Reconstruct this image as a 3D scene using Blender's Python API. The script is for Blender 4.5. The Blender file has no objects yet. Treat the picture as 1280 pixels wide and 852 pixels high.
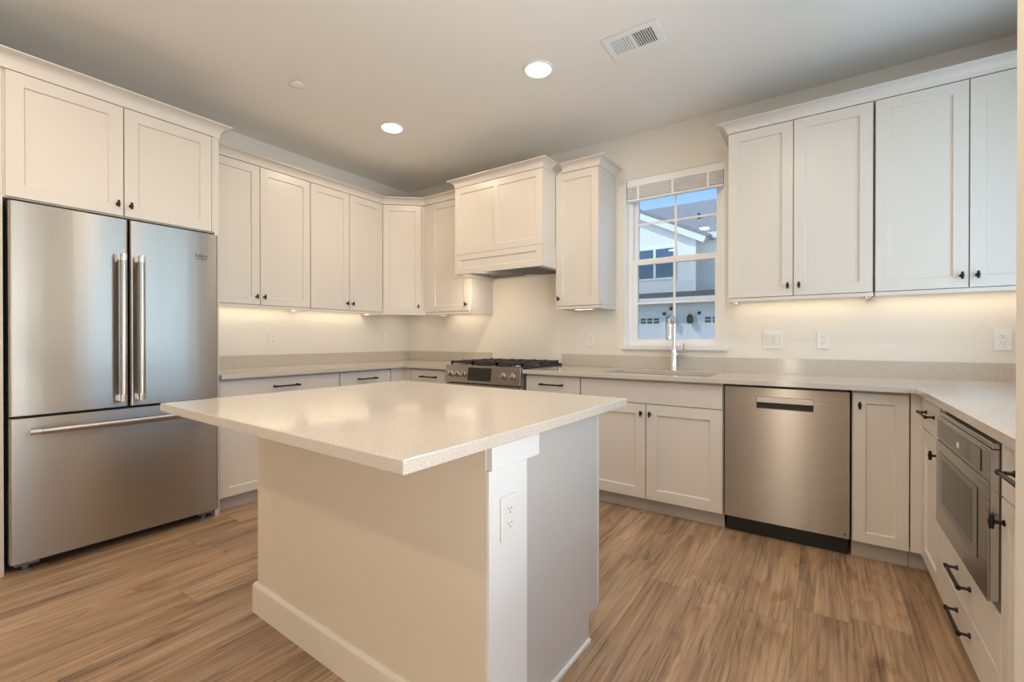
import bpy, bmesh, math, random
from mathutils import Vector, Matrix

scene = bpy.context.scene
COL = scene.collection
PI = math.pi
R = math.radians

# ------------------------------------------------------------------ camera
cam_d = bpy.data.cameras.new('camera')
cam = bpy.data.objects.new('camera', cam_d); COL.objects.link(cam)
cam_d.sensor_fit = 'HORIZONTAL'; cam_d.sensor_width = 36.0
cam_d.lens = 564.71 * 36.0 / 1280.0
cam_d.clip_start = 0.05; cam_d.clip_end = 300
cam.location = (3.8617, -3.5611, 1.1464)
cam.rotation_euler = (R(90 - 0.217), 0, R(34.4505))
scene.camera = cam

# ------------------------------------------------------------------ colour management
vs = scene.view_settings
vs.view_transform = 'Standard'; vs.look = 'None'; vs.gamma = 1.0
vs.use_curve_mapping = False
vs.exposure = 0.08

# ------------------------------------------------------------------ world (sky)
SKY_STRENGTH = 0.30
world = bpy.data.worlds.new('sky'); scene.world = world; world.use_nodes = True
wn = world.node_tree.nodes; wl = world.node_tree.links
sky = wn.new('ShaderNodeTexSky'); sky.sky_type = 'NISHITA'; sky.sun_disc = False
sky.sun_elevation = R(48); sky.sun_rotation = R(250); sky.altitude = 1500
sky.air_density = 1.0; sky.dust_density = 0.3; sky.ozone_density = 2.5
wn['Background'].inputs['Strength'].default_value = SKY_STRENGTH
wl.new(sky.outputs[0], wn['Background'].inputs['Color'])

# ------------------------------------------------------------------ sun, daylight and added lamps
def lamp(name, kind, loc, energy, color, aim=None, **kw):
    d = bpy.data.lights.new(name, kind); d.energy = energy; d.color = color
    for k, v in kw.items(): setattr(d, k, v)
    o = bpy.data.objects.new(name, d); COL.objects.link(o); o.location = loc
    if aim is not None:
        o.rotation_euler = Vector(aim).to_track_quat('-Z', 'Y').to_euler()
    return o
lamp('sun', 'SUN', (-20, -15, 30), 3.0, (1.0, 0.96, 0.9), aim=(0.62, 0.42, -0.75), angle=R(0.6))
# window lamps, each in its opening; the side and rear openings are added
lamp('daylight_right', 'AREA', (5.06, -1.28, 1.72), 22, (0.52, 0.76, 1.0), aim=(-1, 0, 0.35),
     shape='RECTANGLE', size=1.34, size_y=1.46)
lamp('added_side_daylight', 'AREA', (5.06, -3.45, 1.40), 10, (0.70, 0.85, 1.0), aim=(-1, 0, 0.25),
     shape='RECTANGLE', size=1.7, size_y=1.9)  # added lamp, general daylight from the unseen side opening
# added lamp in the side opening, aimed up to brighten the ceiling
lamp('added_ceiling_fill', 'AREA', (4.99, -3.45, 0.75), 82, (1.0, 0.97, 0.93), aim=(-1, 0, 5.0),
     shape='RECTANGLE', size=1.6, size_y=0.8)
lamp('added_rear_lamp', 'AREA', (3.37, -6.66, 1.25), 20, (1.0, 0.84, 0.66), aim=(0, 1, 0),
     shape='RECTANGLE', size=0.30, size_y=2.0)  # added warm lamp, meant as a reflected streak in the dishwasher
RECESSED_W = 7.2
UNDERCAB_W = 0.85      # per metre
WARM = (1.0, 0.79, 0.56)

# ------------------------------------------------------------------ materials
MATS = {}
def new_mat(name):
    m = bpy.data.materials.new(name); m.use_nodes = True
    nt = m.node_tree; b = nt.nodes['Principled BSDF']
    MATS[name] = m
    return m, nt, b
def simple(name, col, rough=0.5, metal=0.0, bump=0.0, bscale=200.0, spec=0.5, coat=0.0, var=0.0, vscale=3.0):
    m, nt, b = new_mat(name)
    b.inputs['Base Color'].default_value = (*col, 1)
    b.inputs['Roughness'].default_value = rough
    b.inputs['Metallic'].default_value = metal
    b.inputs['Specular IOR Level'].default_value = spec
    b.inputs['Coat Weight'].default_value = coat
    tc = nt.nodes.new('ShaderNodeTexCoord')
    if var > 0:
        n = nt.nodes.new('ShaderNodeTexNoise'); n.inputs['Scale'].default_value = vscale
        nt.links.new(tc.outputs['Object'], n.inputs['Vector'])
        mx = nt.nodes.new('ShaderNodeMix'); mx.data_type = 'RGBA'
        mx.inputs[6].default_value = (*[c * (1 - var) for c in col], 1)
        mx.inputs[7].default_value = (*[min(1, c * (1 + var)) for c in col], 1)
        nt.links.new(n.outputs[0], mx.inputs[0]); nt.links.new(mx.outputs[2], b.inputs['Base Color'])
    if bump > 0:
        n = nt.nodes.new('ShaderNodeTexNoise'); n.inputs['Scale'].default_value = bscale
        n.inputs['Detail'].default_value = 3
        nt.links.new(tc.outputs['Object'], n.inputs['Vector'])
        bp = nt.nodes.new('ShaderNodeBump'); bp.inputs['Strength'].default_value = bump
        bp.inputs['Distance'].default_value = 0.002
        nt.links.new(n.outputs[0], bp.inputs['Height']); nt.links.new(bp.outputs[0], b.inputs['Normal'])
    return m

PAINT = simple('cabinet_paint', (0.70, 0.655, 0.60), 0.32, bump=0.01, bscale=60, coat=0.0)
WALL = simple('wall_paint', (0.80, 0.765, 0.70), 0.65, bump=0.12, bscale=140)
CEIL = simple('ceiling_paint', (0.86, 0.84, 0.80), 0.8, bump=0.25, bscale=90)
TRIMW = simple('white_trim_paint', (0.82, 0.81, 0.79), 0.35, bump=0.01, bscale=80)
VINYL = simple('white_vinyl', (0.92, 0.93, 0.95), 0.3)
BLINDM = simple('blind_white', (0.92, 0.92, 0.92), 0.4)
PLASTIC = simple('white_plastic', (0.82, 0.80, 0.77), 0.3)
SLOT = simple('dark_slot', (0.06, 0.05, 0.05), 0.5)
BLACKM = simple('black_metal', (0.022, 0.018, 0.018), 0.35, metal=0.6, bump=0.02)
BLACKP = simple('black_plastic', (0.012, 0.012, 0.013), 0.4)
IRON = simple('cast_iron', (0.03, 0.028, 0.027), 0.55, bump=0.3, bscale=300)
GLASSK = simple('black_glass', (0.016, 0.015, 0.015), 0.06, spec=0.6)
CHROME = simple('chrome', (0.82, 0.82, 0.84), 0.07, metal=1.0)
STEELB = simple('bright_steel', (0.50, 0.48, 0.46), 0.27, metal=1.0)
GREYP = simple('grey_enamel', (0.19, 0.195, 0.20), 0.45, bump=0.02)
SINKM = simple('sink_steel', (0.60, 0.58, 0.56), 0.32, metal=0.85)
TOE = simple('toe_kick_shaded_paint', (0.50, 0.465, 0.43), 0.45)  # cabinet paint darkened, the shadow of the toe recess put into the colour
KNEE = simple('island_wall_warm_tint', (0.76, 0.665, 0.535), 0.6, bump=0.15, bscale=150)  # tan of the warm light on this face put into the paint colour
BASEB = simple('island_baseboard_paint', (0.80, 0.725, 0.61), 0.4)
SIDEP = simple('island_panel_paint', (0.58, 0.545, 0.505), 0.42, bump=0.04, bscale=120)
VENTW = simple('vent_enamel', (0.85, 0.85, 0.84), 0.4)
LEDGR = simple('green_sticker', (0.03, 0.22, 0.10), 0.4)
LOGO = simple('logo_grey', (0.07, 0.07, 0.08), 0.4, metal=0.3)

def quartz():
    m, nt, b = new_mat('quartz')
    tc = nt.nodes.new('ShaderNodeTexCoord')
    n1 = nt.nodes.new('ShaderNodeTexNoise'); n1.inputs['Scale'].default_value = 520; n1.inputs['Detail'].default_value = 2
    n2 = nt.nodes.new('ShaderNodeTexVoronoi'); n2.inputs['Scale'].default_value = 260
    r = nt.nodes.new('ShaderNodeValToRGB')
    r.color_ramp.elements[0].position = 0.36; r.color_ramp.elements[0].color = (0.44, 0.385, 0.325, 1)
    r.color_ramp.elements[1].position = 0.58; r.color_ramp.elements[1].color = (0.665, 0.61, 0.54, 1)
    mx = nt.nodes.new('ShaderNodeMix'); mx.data_type = 'RGBA'; mx.inputs[0].default_value = 0.0
    r2 = nt.nodes.new('ShaderNodeValToRGB')
    r2.color_ramp.elements[0].position = 0.10; r2.color_ramp.elements[0].color = (1, 1, 1, 1)
    r2.color_ramp.elements[1].position = 0.16; r2.color_ramp.elements[1].color = (0, 0, 0, 1)
    nt.links.new(tc.outputs['Object'], n1.inputs['Vector']); nt.links.new(tc.outputs['Object'], n2.inputs['Vector'])
    nt.links.new(n1.outputs[0], r.inputs[0]); nt.links.new(n2.outputs['Distance'], r2.inputs[0])
    mm = nt.nodes.new('ShaderNodeMath'); mm.operation = 'MULTIPLY'; mm.inputs[1].default_value = 0.25
    nt.links.new(r2.outputs[0], mm.inputs[0]); nt.links.new(mm.outputs[0], mx.inputs[0])
    nt.links.new(r.outputs[0], mx.inputs[6]); mx.inputs[7].default_value = (0.86, 0.83, 0.79, 1)
    nt.links.new(mx.outputs[2], b.inputs['Base Color'])
    b.inputs['Roughness'].default_value = 0.10
    return m
QUARTZ = quartz()

def brushed(name, col, rough=0.30, aniso=0.75, vertical=False):
    m, nt, b = new_mat(name)
    tc = nt.nodes.new('ShaderNodeTexCoord')
    mp = nt.nodes.new('ShaderNodeMapping')
    mp.inputs['Scale'].default_value = (400, 400, 3) if vertical else (3, 3, 500)
    n = nt.nodes.new('ShaderNodeTexNoise'); n.inputs['Scale'].default_value = 1.0; n.inputs['Detail'].default_value = 2
    nt.links.new(tc.outputs['Object'], mp.inputs[0]); nt.links.new(mp.outputs[0], n.inputs['Vector'])
    mx = nt.nodes.new('ShaderNodeMix'); mx.data_type = 'RGBA'
    mx.inputs[6].default_value = (*[c * 0.97 for c in col], 1); mx.inputs[7].default_value = (*[min(1, c * 1.03) for c in col], 1)
    nt.links.new(n.outputs[0], mx.inputs[0]); nt.links.new(mx.outputs[2], b.inputs['Base Color'])
    mr = nt.nodes.new('ShaderNodeMapRange'); mr.inputs[3].default_value = rough - 0.012; mr.inputs[4].default_value = rough + 0.012
    nt.links.new(n.outputs[0], mr.inputs[0]); nt.links.new(mr.outputs[0], b.inputs['Roughness'])
    b.inputs['Metallic'].default_value = 1.0
    b.inputs['Anisotropic'].default_value = aniso
    b.inputs['Anisotropic Rotation'].default_value = 0.0 if vertical else 0.25
    tg = nt.nodes.new('ShaderNodeTangent'); tg.direction_type = 'RADIAL'; tg.axis = 'Z'
    nt.links.new(tg.outputs[0], b.inputs['Tangent'])
    return m
STEEL = brushed('brushed_steel', (0.385, 0.35, 0.315), 0.27, 0.95)
STEELF = brushed('fridge_steel', (0.41, 0.38, 0.345), 0.30, 0.93)

def wood_floor():
    m, nt, b = new_mat('oak_plank_floor')
    N, L = nt.nodes, nt.links
    tc = N.new('ShaderNodeTexCoord'); sp = N.new('ShaderNodeSeparateXYZ'); L.new(tc.outputs['Object'], sp.inputs[0])
    def math_(op, a, c=None):
        q = N.new('ShaderNodeMath'); q.operation = op
        for i, v in enumerate((a, c)):
            if v is None: continue
            if isinstance(v, (int, float)): q.inputs[i].default_value = v
            else: L.new(v, q.inputs[i])
        return q.outputs[0]
    u = math_('DIVIDE', math_('ADD', sp.outputs['X'], PLX), 0.195)
    row = math_('FLOOR', u); fu = math_('FRACT', u)
    wn1 = N.new('ShaderNodeTexWhiteNoise'); wn1.noise_dimensions = '1D'; L.new(row, wn1.inputs['W'])
    v = math_('ADD', math_('DIVIDE', sp.outputs['Y'], 1.22), math_('MULTIPLY', wn1.outputs['Value'], 7.3))
    pl = math_('FLOOR', v); fv = math_('FRACT', v)
    cb = N.new('ShaderNodeCombineXYZ'); L.new(row, cb.inputs[0]); L.new(pl, cb.inputs[1])
    wn2 = N.new('ShaderNodeTexWhiteNoise'); wn2.noise_dimensions = '3D'; L.new(cb.outputs[0], wn2.inputs['Vector'])
    # grain, stretched along the plank and shifted per plank
    def grain(sx, sy, det, off):
        c = N.new('ShaderNodeCombineXYZ')
        L.new(math_('ADD', math_('MULTIPLY', sp.outputs['X'], sx), math_('MULTIPLY', wn2.outputs['Value'], 37.0 + off)), c.inputs[0])
        L.new(math_('ADD', math_('MULTIPLY', sp.outputs['Y'], sy), math_('MULTIPLY', wn2.outputs['Value'], 11.0)), c.inputs[1])
        L.new(wn2.outputs['Value'], c.inputs[2])
        n = N.new('ShaderNodeTexNoise'); n.inputs['Scale'].default_value = 1.0; n.inputs['Detail'].default_value = det
        n.inputs['Roughness'].default_value = 0.62; n.inputs['Distortion'].default_value = 0.6
        L.new(c.outputs[0], n.inputs['Vector']); return n.outputs[0]
    g1 = grain(10, 0.8, 7, 0); g2 = grain(85, 2.2, 9, 3); g3 = grain(8, 2.6, 4, 9)
    # cathedral figure: growth-ring contours of a slow noise drawn out along the plank
    lo = grain(5.5, 0.55, 2, 17)
    ring = math_('FRACT', math_('MULTIPLY', lo, 13.0))
    ring = math_('MULTIPLY', ring, ring)
    r1 = N.new('ShaderNodeValToRGB'); cr = r1.color_ramp
    cr.elements[0].position = 0.33; cr.elements[0].color = (0.125, 0.068, 0.034, 1)
    cr.elements[1].position = 0.67; cr.elements[1].color = (0.59, 0.40, 0.245, 1)
    e = cr.elements.new(0.50); e.color = (0.385, 0.238, 0.132, 1)
    mixv = math_('ADD', math_('ADD', math_('MULTIPLY', g1, 0.50), math_('MULTIPLY', g2, 0.46)), math_('MULTIPLY', math_('SUBTRACT', 0.42, ring), 0.06))
    L.new(mixv, r1.inputs[0])
    # per plank tone
    hs = N.new('ShaderNodeHueSaturation'); L.new(r1.outputs[0], hs.inputs['Color'])
    mr = N.new('ShaderNodeMapRange'); mr.inputs[3].default_value = 0.88; mr.inputs[4].default_value = 1.14
    L.new(wn2.outputs['Value'], mr.inputs[0]); L.new(mr.outputs[0], hs.inputs['Value'])
    ms = N.new('ShaderNodeMapRange'); ms.inputs[3].default_value = 0.80; ms.inputs[4].default_value = 1.02
    L.new(g3, ms.inputs[0]); L.new(ms.outputs[0], hs.inputs['Saturation'])
    # dark knots / cathedral streaks
    kr = N.new('ShaderNodeValToRGB'); kr.color_ramp.elements[0].position = 0.61; kr.color_ramp.elements[0].color = (1, 1, 1, 1)
    kr.color_ramp.elements[1].position = 0.72; kr.color_ramp.elements[1].color = (0.66, 0.60, 0.56, 1)
    L.new(g3, kr.inputs[0])
    mk = N.new('ShaderNodeMix'); mk.data_type = 'RGBA'; mk.blend_type = 'MULTIPLY'; mk.inputs[0].default_value = 1.0
    L.new(hs.outputs[0], mk.inputs[6]); L.new(kr.outputs[0], mk.inputs[7])
    # seams
    du = math_('MINIMUM', fu, math_('SUBTRACT', 1.0, fu)); dv = math_('MINIMUM', fv, math_('SUBTRACT', 1.0, fv))
    seam = math_('MAXIMUM', math_('LESS_THAN', du, 0.006), math_('LESS_THAN', dv, 0.0010))
    mx = N.new('ShaderNodeMix'); mx.data_type = 'RGBA'; L.new(math_('MULTIPLY', seam, 0.7), mx.inputs[0])
    L.new(mk.outputs[2], mx.inputs[6]); mx.inputs[7].default_value = (0.10, 0.062, 0.04, 1)
    L.new(mx.outputs[2], b.inputs['Base Color'])
    rr = N.new('ShaderNodeMapRange'); rr.inputs[3].default_value = 0.34; rr.inputs[4].default_value = 0.50
    L.new(g2, rr.inputs[0]); L.new(rr.outputs[0], b.inputs['Roughness'])
    bp = N.new('ShaderNodeBump'); bp.inputs['Strength'].default_value = 0.25; bp.inputs['Distance'].default_value = 0.0015
    L.new(math_('SUBTRACT', g2, math_('MULTIPLY', seam, 0.8)), bp.inputs['Height']); L.new(bp.outputs[0], b.inputs['Normal'])
    return m
PLX = -0.066
FLOORM = wood_floor()

def emis(name, col, s):
    m, nt, b = new_mat(name)
    b.inputs['Base Color'].default_value = (0.9, 0.9, 0.88, 1)
    b.inputs['Emission Color'].default_value = (*col, 1); b.inputs['Emission Strength'].default_value = s
    return m
LENS = emis('lit_lens', (1.0, 0.90, 0.74), 7.0)
LENS2 = emis('lit_strip_lens', (1.0, 0.86, 0.66), 3.0)

def glass():
    m, nt, b = new_mat('window_glass')
    out = nt.nodes['Material Output']
    nt.nodes.remove(b)
    t = nt.nodes.new('ShaderNodeBsdfTransparent'); t.inputs[0].default_value = (0.95, 0.97, 0.97, 1)
    g = nt.nodes.new('ShaderNodeBsdfGlossy'); g.inputs['Roughness'].default_value = 0.0
    lw = nt.nodes.new('ShaderNodeLayerWeight'); lw.inputs[0].default_value = 0.5
    pw = nt.nodes.new('ShaderNodeMath'); pw.operation = 'POWER'; pw.inputs[1].default_value = 5.0
    nt.links.new(lw.outputs['Facing'], pw.inputs[0])
    fr = nt.nodes.new('ShaderNodeMath'); fr.operation = 'MULTIPLY_ADD'; fr.inputs[1].default_value = 0.9; fr.inputs[2].default_value = 0.02
    nt.links.new(pw.outputs[0], fr.inputs[0])
    mx = nt.nodes.new('ShaderNodeMixShader')
    nt.links.new(fr.outputs[0], mx.inputs[0]); nt.links.new(t.outputs[0], mx.inputs[1]); nt.links.new(g.outputs[0], mx.inputs[2])
    nt.links.new(mx.outputs[0], out.inputs[0])
    return m
GLASS = glass()
def screen():
    m, nt, b = new_mat('insect_mesh'); b.inputs['Base Color'].default_value = (0.16, 0.17, 0.18, 1); b.inputs['Roughness'].default_value = 0.7
    b.inputs['Alpha'].default_value = 0.22
    return m
SCREEN = screen()

def siding(name, col, step, axis, depth=0.5):
    """boards: lap siding (axis Z) or board and batten (axis X), as relief in the surface"""
    m, nt, b = new_mat(name)
    tc = nt.nodes.new('ShaderNodeTexCoord'); sp = nt.nodes.new('ShaderNodeSeparateXYZ')
    nt.links.new(tc.outputs['Object'], sp.inputs[0])
    d = nt.nodes.new('ShaderNodeMath'); d.operation = 'DIVIDE'; d.inputs[1].default_value = step
    nt.links.new(sp.outputs[axis], d.inputs[0])
    f = nt.nodes.new('ShaderNodeMath'); f.operation = 'FRACT'; nt.links.new(d.outputs[0], f.inputs[0])
    h = f.outputs[0]
    if axis == 'X':
        g = nt.nodes.new('ShaderNodeMath'); g.operation = 'GREATER_THAN'; g.inputs[1].default_value = 0.84
        nt.links.new(h, g.inputs[0]); h = g.outputs[0]
    bp = nt.nodes.new('ShaderNodeBump'); bp.inputs['Strength'].default_value = depth; bp.inputs['Distance'].default_value = 0.03
    nt.links.new(h, bp.inputs['Height']); nt.links.new(bp.outputs[0], b.inputs['Normal'])
    b.inputs['Base Color'].default_value = (*col, 1); b.inputs['Roughness'].default_value = 0.6
    return m
LAP = siding('lap_siding', (0.86, 0.86, 0.85), 0.20, 'Z')
BATTEN = siding('batten_siding', (0.88, 0.88, 0.87), 0.24, 'X')
EXTTRIM = simple('outdoor_white_trim', (0.9, 0.9, 0.9), 0.5)
GARAGE = siding('garage_panels', (0.84, 0.85, 0.86), 0.53, 'Z', 0.4)
SHINGLE = simple('roof_shingles', (0.30, 0.31, 0.33), 0.9, bump=0.6, bscale=12, var=0.35, vscale=9)
SHINGLED = simple('dark_roof_shingles', (0.10, 0.10, 0.11), 0.9, bump=0.6, bscale=12, var=0.3, vscale=9)
EXTGLASS = simple('far_window_glass', (0.055, 0.12, 0.20), 0.05, spec=0.9)
EXTPANE = simple('garage_pane', (0.05, 0.055, 0.065), 0.15)
DRIVE = simple('driveway_concrete', (0.42, 0.41, 0.40), 0.9, bump=0.3, bscale=20, var=0.12)

# ------------------------------------------------------------------ mesh builder
class MB:
    def __init__(s): s.v = []; s.f = []; s.sm = []
    def add(s, vs, fs, smooth=False):
        o = len(s.v); s.v += [tuple(p) for p in vs]
        for f in fs: s.f.append([o + i for i in f]); s.sm.append(smooth)
        return s
    def box(s, x0, x1, y0, y1, z0, z1):
        if x0 > x1: x0, x1 = x1, x0
        if y0 > y1: y0, y1 = y1, y0
        if z0 > z1: z0, z1 = z1, z0
        vs = [(x0, y0, z0), (x1, y0, z0), (x1, y1, z0), (x0, y1, z0), (x0, y0, z1), (x1, y0, z1), (x1, y1, z1), (x0, y1, z1)]
        return s.add(vs, [(0, 3, 2, 1), (4, 5, 6, 7), (0, 1, 5, 4), (1, 2, 6, 5), (2, 3, 7, 6), (3, 0, 4, 7)])
    def prism(s, poly, z0, z1, axis='z'):
        """extrude a CCW polygon; axis z: poly in (x,y); axis y: poly in (x,z) along y; axis x: poly in (y,z) along x"""
        n = len(poly)
        def P(a, b, c):
            return (a, b, c) if axis == 'z' else (a, c, b) if axis == 'y' else (c, a, b)
        vs = [P(a, b, z0) for a, b in poly] + [P(a, b, z1) for a, b in poly]
        fs = [list(range(n))[::-1], list(range(n, 2 * n))] + [(i, (i + 1) % n, n + (i + 1) % n, n + i) for i in range(n)]
        return s.add(vs, fs)
    def tube(s, path, r, n=14, cap=True, smooth=True):
        path = [Vector(p) for p in path]; rs = r if isinstance(r, (list, tuple)) else [r] * len(path)
        vs = []; prev = None
        for i, p in enumerate(path):
            a = path[max(i - 1, 0)]; c = path[min(i + 1, len(path) - 1)]
            t = (c - a)
            if t.length < 1e-9: t = prev if prev is not None else Vector((0, 0, 1))
            t = t.normalized()
            if i == 0:
                up = Vector((0, 0, 1)) if abs(t.z) < 0.9 else Vector((1, 0, 0))
                e1 = t.cross(up).normalized()
            else:
                e1 = (e1 - t * e1.dot(t)).normalized()
            e2 = t.cross(e1); prev = t
            for k in range(n):
                q = 2 * PI * k / n
                vs.append(p + (e1 * math.cos(q) + e2 * math.sin(q)) * rs[i])
        m = len(path)
        fs = [(i * n + k, i * n + (k + 1) % n, (i + 1) * n + (k + 1) % n, (i + 1) * n + k) for i in range(m - 1) for k in range(n)]
        s.add(vs, fs, smooth)
        if cap:
            o = len(s.v) - len(vs)
            s.f.append([o + k for k in range(n)][::-1]); s.sm.append(False)
            s.f.append([o + (m - 1) * n + k for k in range(n)]); s.sm.append(False)
        return s
    def lathe(s, prof, c=(0, 0, 0), axis='z', n=28, smooth=True):
        """profile of (radius, height) turned about an axis through c"""
        vs = []
        for (r, h) in prof:
            for k in range(n):
                q = 2 * PI * k / n; a, b = r * math.cos(q), r * math.sin(q)
                p = (a, b, h) if axis == 'z' else (a, h, b) if axis == 'y' else (h, a, b)
                vs.append((c[0] + p[0], c[1] + p[1], c[2] + p[2]))
        m = len(prof)
        fs = [(i * n + k, i * n + (k + 1) % n, (i + 1) * n + (k + 1) % n, (i + 1) * n + k) for i in range(m - 1) for k in range(n)]
        s.add(vs, fs, smooth); o = len(s.v) - len(vs)
        s.f.append([o + k for k in range(n)][::-1]); s.sm.append(False)
        s.f.append([o + (m - 1) * n + k for k in range(n)]); s.sm.append(False)
        return s
    def shaker(s, x0, x1, z0, z1, yf, t=0.02, st=0.058, rec=0.0095, ch=0.003, rails=None, muntin=None):
        """framed door with a recessed flat panel, front at y=yf facing -y"""
        rt = rails or st
        holes = [(x0 + st, x1 - st, z0 + rt, z1 - rt)]
        if muntin:
            xm0, xm1 = muntin
            holes = [(x0 + st, xm0, z0 + rt, z1 - rt), (xm1, x1 - st, z0 + rt, z1 - rt)]
        yb = yf + t
        # back and sides
        s.add([(x0, yf, z0), (x1, yf, z0), (x1, yf, z1), (x0, yf, z1), (x0, yb, z0), (x1, yb, z0), (x1, yb, z1), (x0, yb, z1)],
              [(4, 7, 6, 5), (0, 4, 5, 1), (1, 5, 6, 2), (2, 6, 7, 3), (3, 7, 4, 0)])
        # front face cells on the grid around the holes
        xs = sorted({x0, x1, *[h[0] for h in holes], *[h[1] for h in holes]}); zs = sorted({z0, z1, holes[0][2], holes[0][3]})
        for i in range(len(xs) - 1):
            for j in range(len(zs) - 1):
                a, b, c, d = xs[i], xs[i + 1], zs[j], zs[j + 1]
                if any(abs(a - h[0]) < 1e-6 and abs(c - h[2]) < 1e-6 for h in holes): continue
                s.add([(a, yf, c), (b, yf, c), (b, yf, d), (a, yf, d)], [(0, 1, 2, 3)])
        for (a, b, c, d) in holes:
            yr = yf + rec
            s.add([(a, yf, c), (b, yf, c), (b, yf, d), (a, yf, d), (a + ch, yr, c + ch), (b - ch, yr, c + ch), (b - ch, yr, d - ch), (a + ch, yr, d - ch)],
                  [(0, 1, 5, 4), (1, 2, 6, 5), (2, 3, 7, 6), (3, 0, 4, 7), (4, 5, 6, 7)])
        return s
    def build(s, name, mat, parent=None, bevel=0.0, seg=2, matrix=None):
        me = bpy.data.meshes.new(name)
        me.from_pydata(s.v, [], s.f); me.validate(); me.update()
        bm = bmesh.new(); bm.from_mesh(me)
        bmesh.ops.remove_doubles(bm, verts=bm.verts, dist=1e-6)
        bmesh.ops.recalc_face_normals(bm, faces=bm.faces)
        bm.to_mesh(me); bm.free()
        if any(s.sm):
            me.polygons.foreach_set('use_smooth', [True] * len(me.polygons)) if all(s.sm) else None
            for p in me.polygons: p.use_smooth = True
            try: me.set_sharp_from_angle(angle=R(40))
            except Exception: pass
        me.materials.append(mat)
        o = bpy.data.objects.new(name, me); COL.objects.link(o)
        if parent: o.parent = parent
        if matrix is not None: o.matrix_basis = matrix
        if bevel > 0:
            b = o.modifiers.new('bevel', 'BEVEL'); b.width = bevel; b.segments = seg
            b.limit_method = 'ANGLE'; b.angle_limit = R(50)
        return o

def box(name, mat, x0, x1, y0, y1, z0, z1, parent=None, bevel=0.0, seg=2):
    return MB().box(x0, x1, y0, y1, z0, z1).build(name, mat, parent, bevel, seg)
def tag(o, label, cat, group=None, kind=None):
    o['label'] = label; o['category'] = cat
    if group: o['group'] = group
    if kind: o['kind'] = kind
    return o
def thing(name, label, cat, loc=(0, 0, 0), rz=0.0, group=None):
    o = bpy.data.objects.new(name, None); COL.objects.link(o)
    o.empty_display_size = 0.1; o.location = loc; o.rotation_euler = (0, 0, rz)
    return tag(o, label, cat, group)
def struct(name, mat, *boxes, bevel=0.0):
    m = MB()
    for b in boxes: m.box(*b)
    o = m.build(name, mat, None, bevel); o['kind'] = 'structure'
    return o
def copy_tree(o, parent=None):
    c = o.copy(); COL.objects.link(c)
    if parent: c.parent = parent
    for ch in list(o.children): copy_tree(ch, c)
    return c

# ------------------------------------------------------------------ room shell
H = 2.797          # ceiling height
XR = 4.90          # right wall
YF = -6.5          # wall behind the camera
WX0, WX1, WZ0, WZ1 = 2.533, 3.282, 1.094, 2.447      # window above the sink
struct('floor', FLOORM, (-0.2, XR + 0.2, YF - 0.2, 0.2, -0.12, 0.0))
struct('ceiling', CEIL, (-0.2, XR + 0.2, YF - 0.2, 0.2, H, H + 0.15))
struct('wall_left', WALL, (-0.16, 0.0, YF, 0.0, 0.0, H))
struct('wall_back', WALL, (-0.16, WX0, 0, 0.16, 0, H), (WX1, XR + 0.16, 0, 0.16, 0, H),
       (WX0, WX1, 0, 0.16, 0, WZ0), (WX0, WX1, 0, 0.16, WZ1, H))
RY0, RY1, RZ0, RZ1 = -1.95, -0.61, 0.99, 2.45         # window over the right counter
QY0, QY1, QZ0, QZ1 = -4.3, -2.6, 0.45, 2.35           # unseen side opening, added to let in general daylight
struct('wall_right', WALL, (XR, XR + 0.16, RY1, 0, 0, H), (XR, XR + 0.16, QY1, RY0, 0, H), (XR, XR + 0.16, YF, QY0, 0, H),
       (XR, XR + 0.16, RY0, RY1, 0, RZ0), (XR, XR + 0.16, RY0, RY1, RZ1, H),
       (XR, XR + 0.16, QY0, QY1, 0, QZ0), (XR, XR + 0.16, QY0, QY1, QZ1, H))
struct('wall_stub', WALL, (4.192, XR, -2.34, -2.20, 0, H), bevel=0.004)
struct('wall_fridge_side', WALL, (0, 0.575, -3.32, -3.1745, 0, H))
struct('wall_rear', WALL, (-0.16, 3.22, YF - 0.16, YF, 0, H), (3.52, XR + 0.16, YF - 0.16, YF, 0, H),
       (3.22, 3.52, YF - 0.16, YF, 0, 0.25), (3.22, 3.52, YF - 0.16, YF, 2.25, H))

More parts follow.
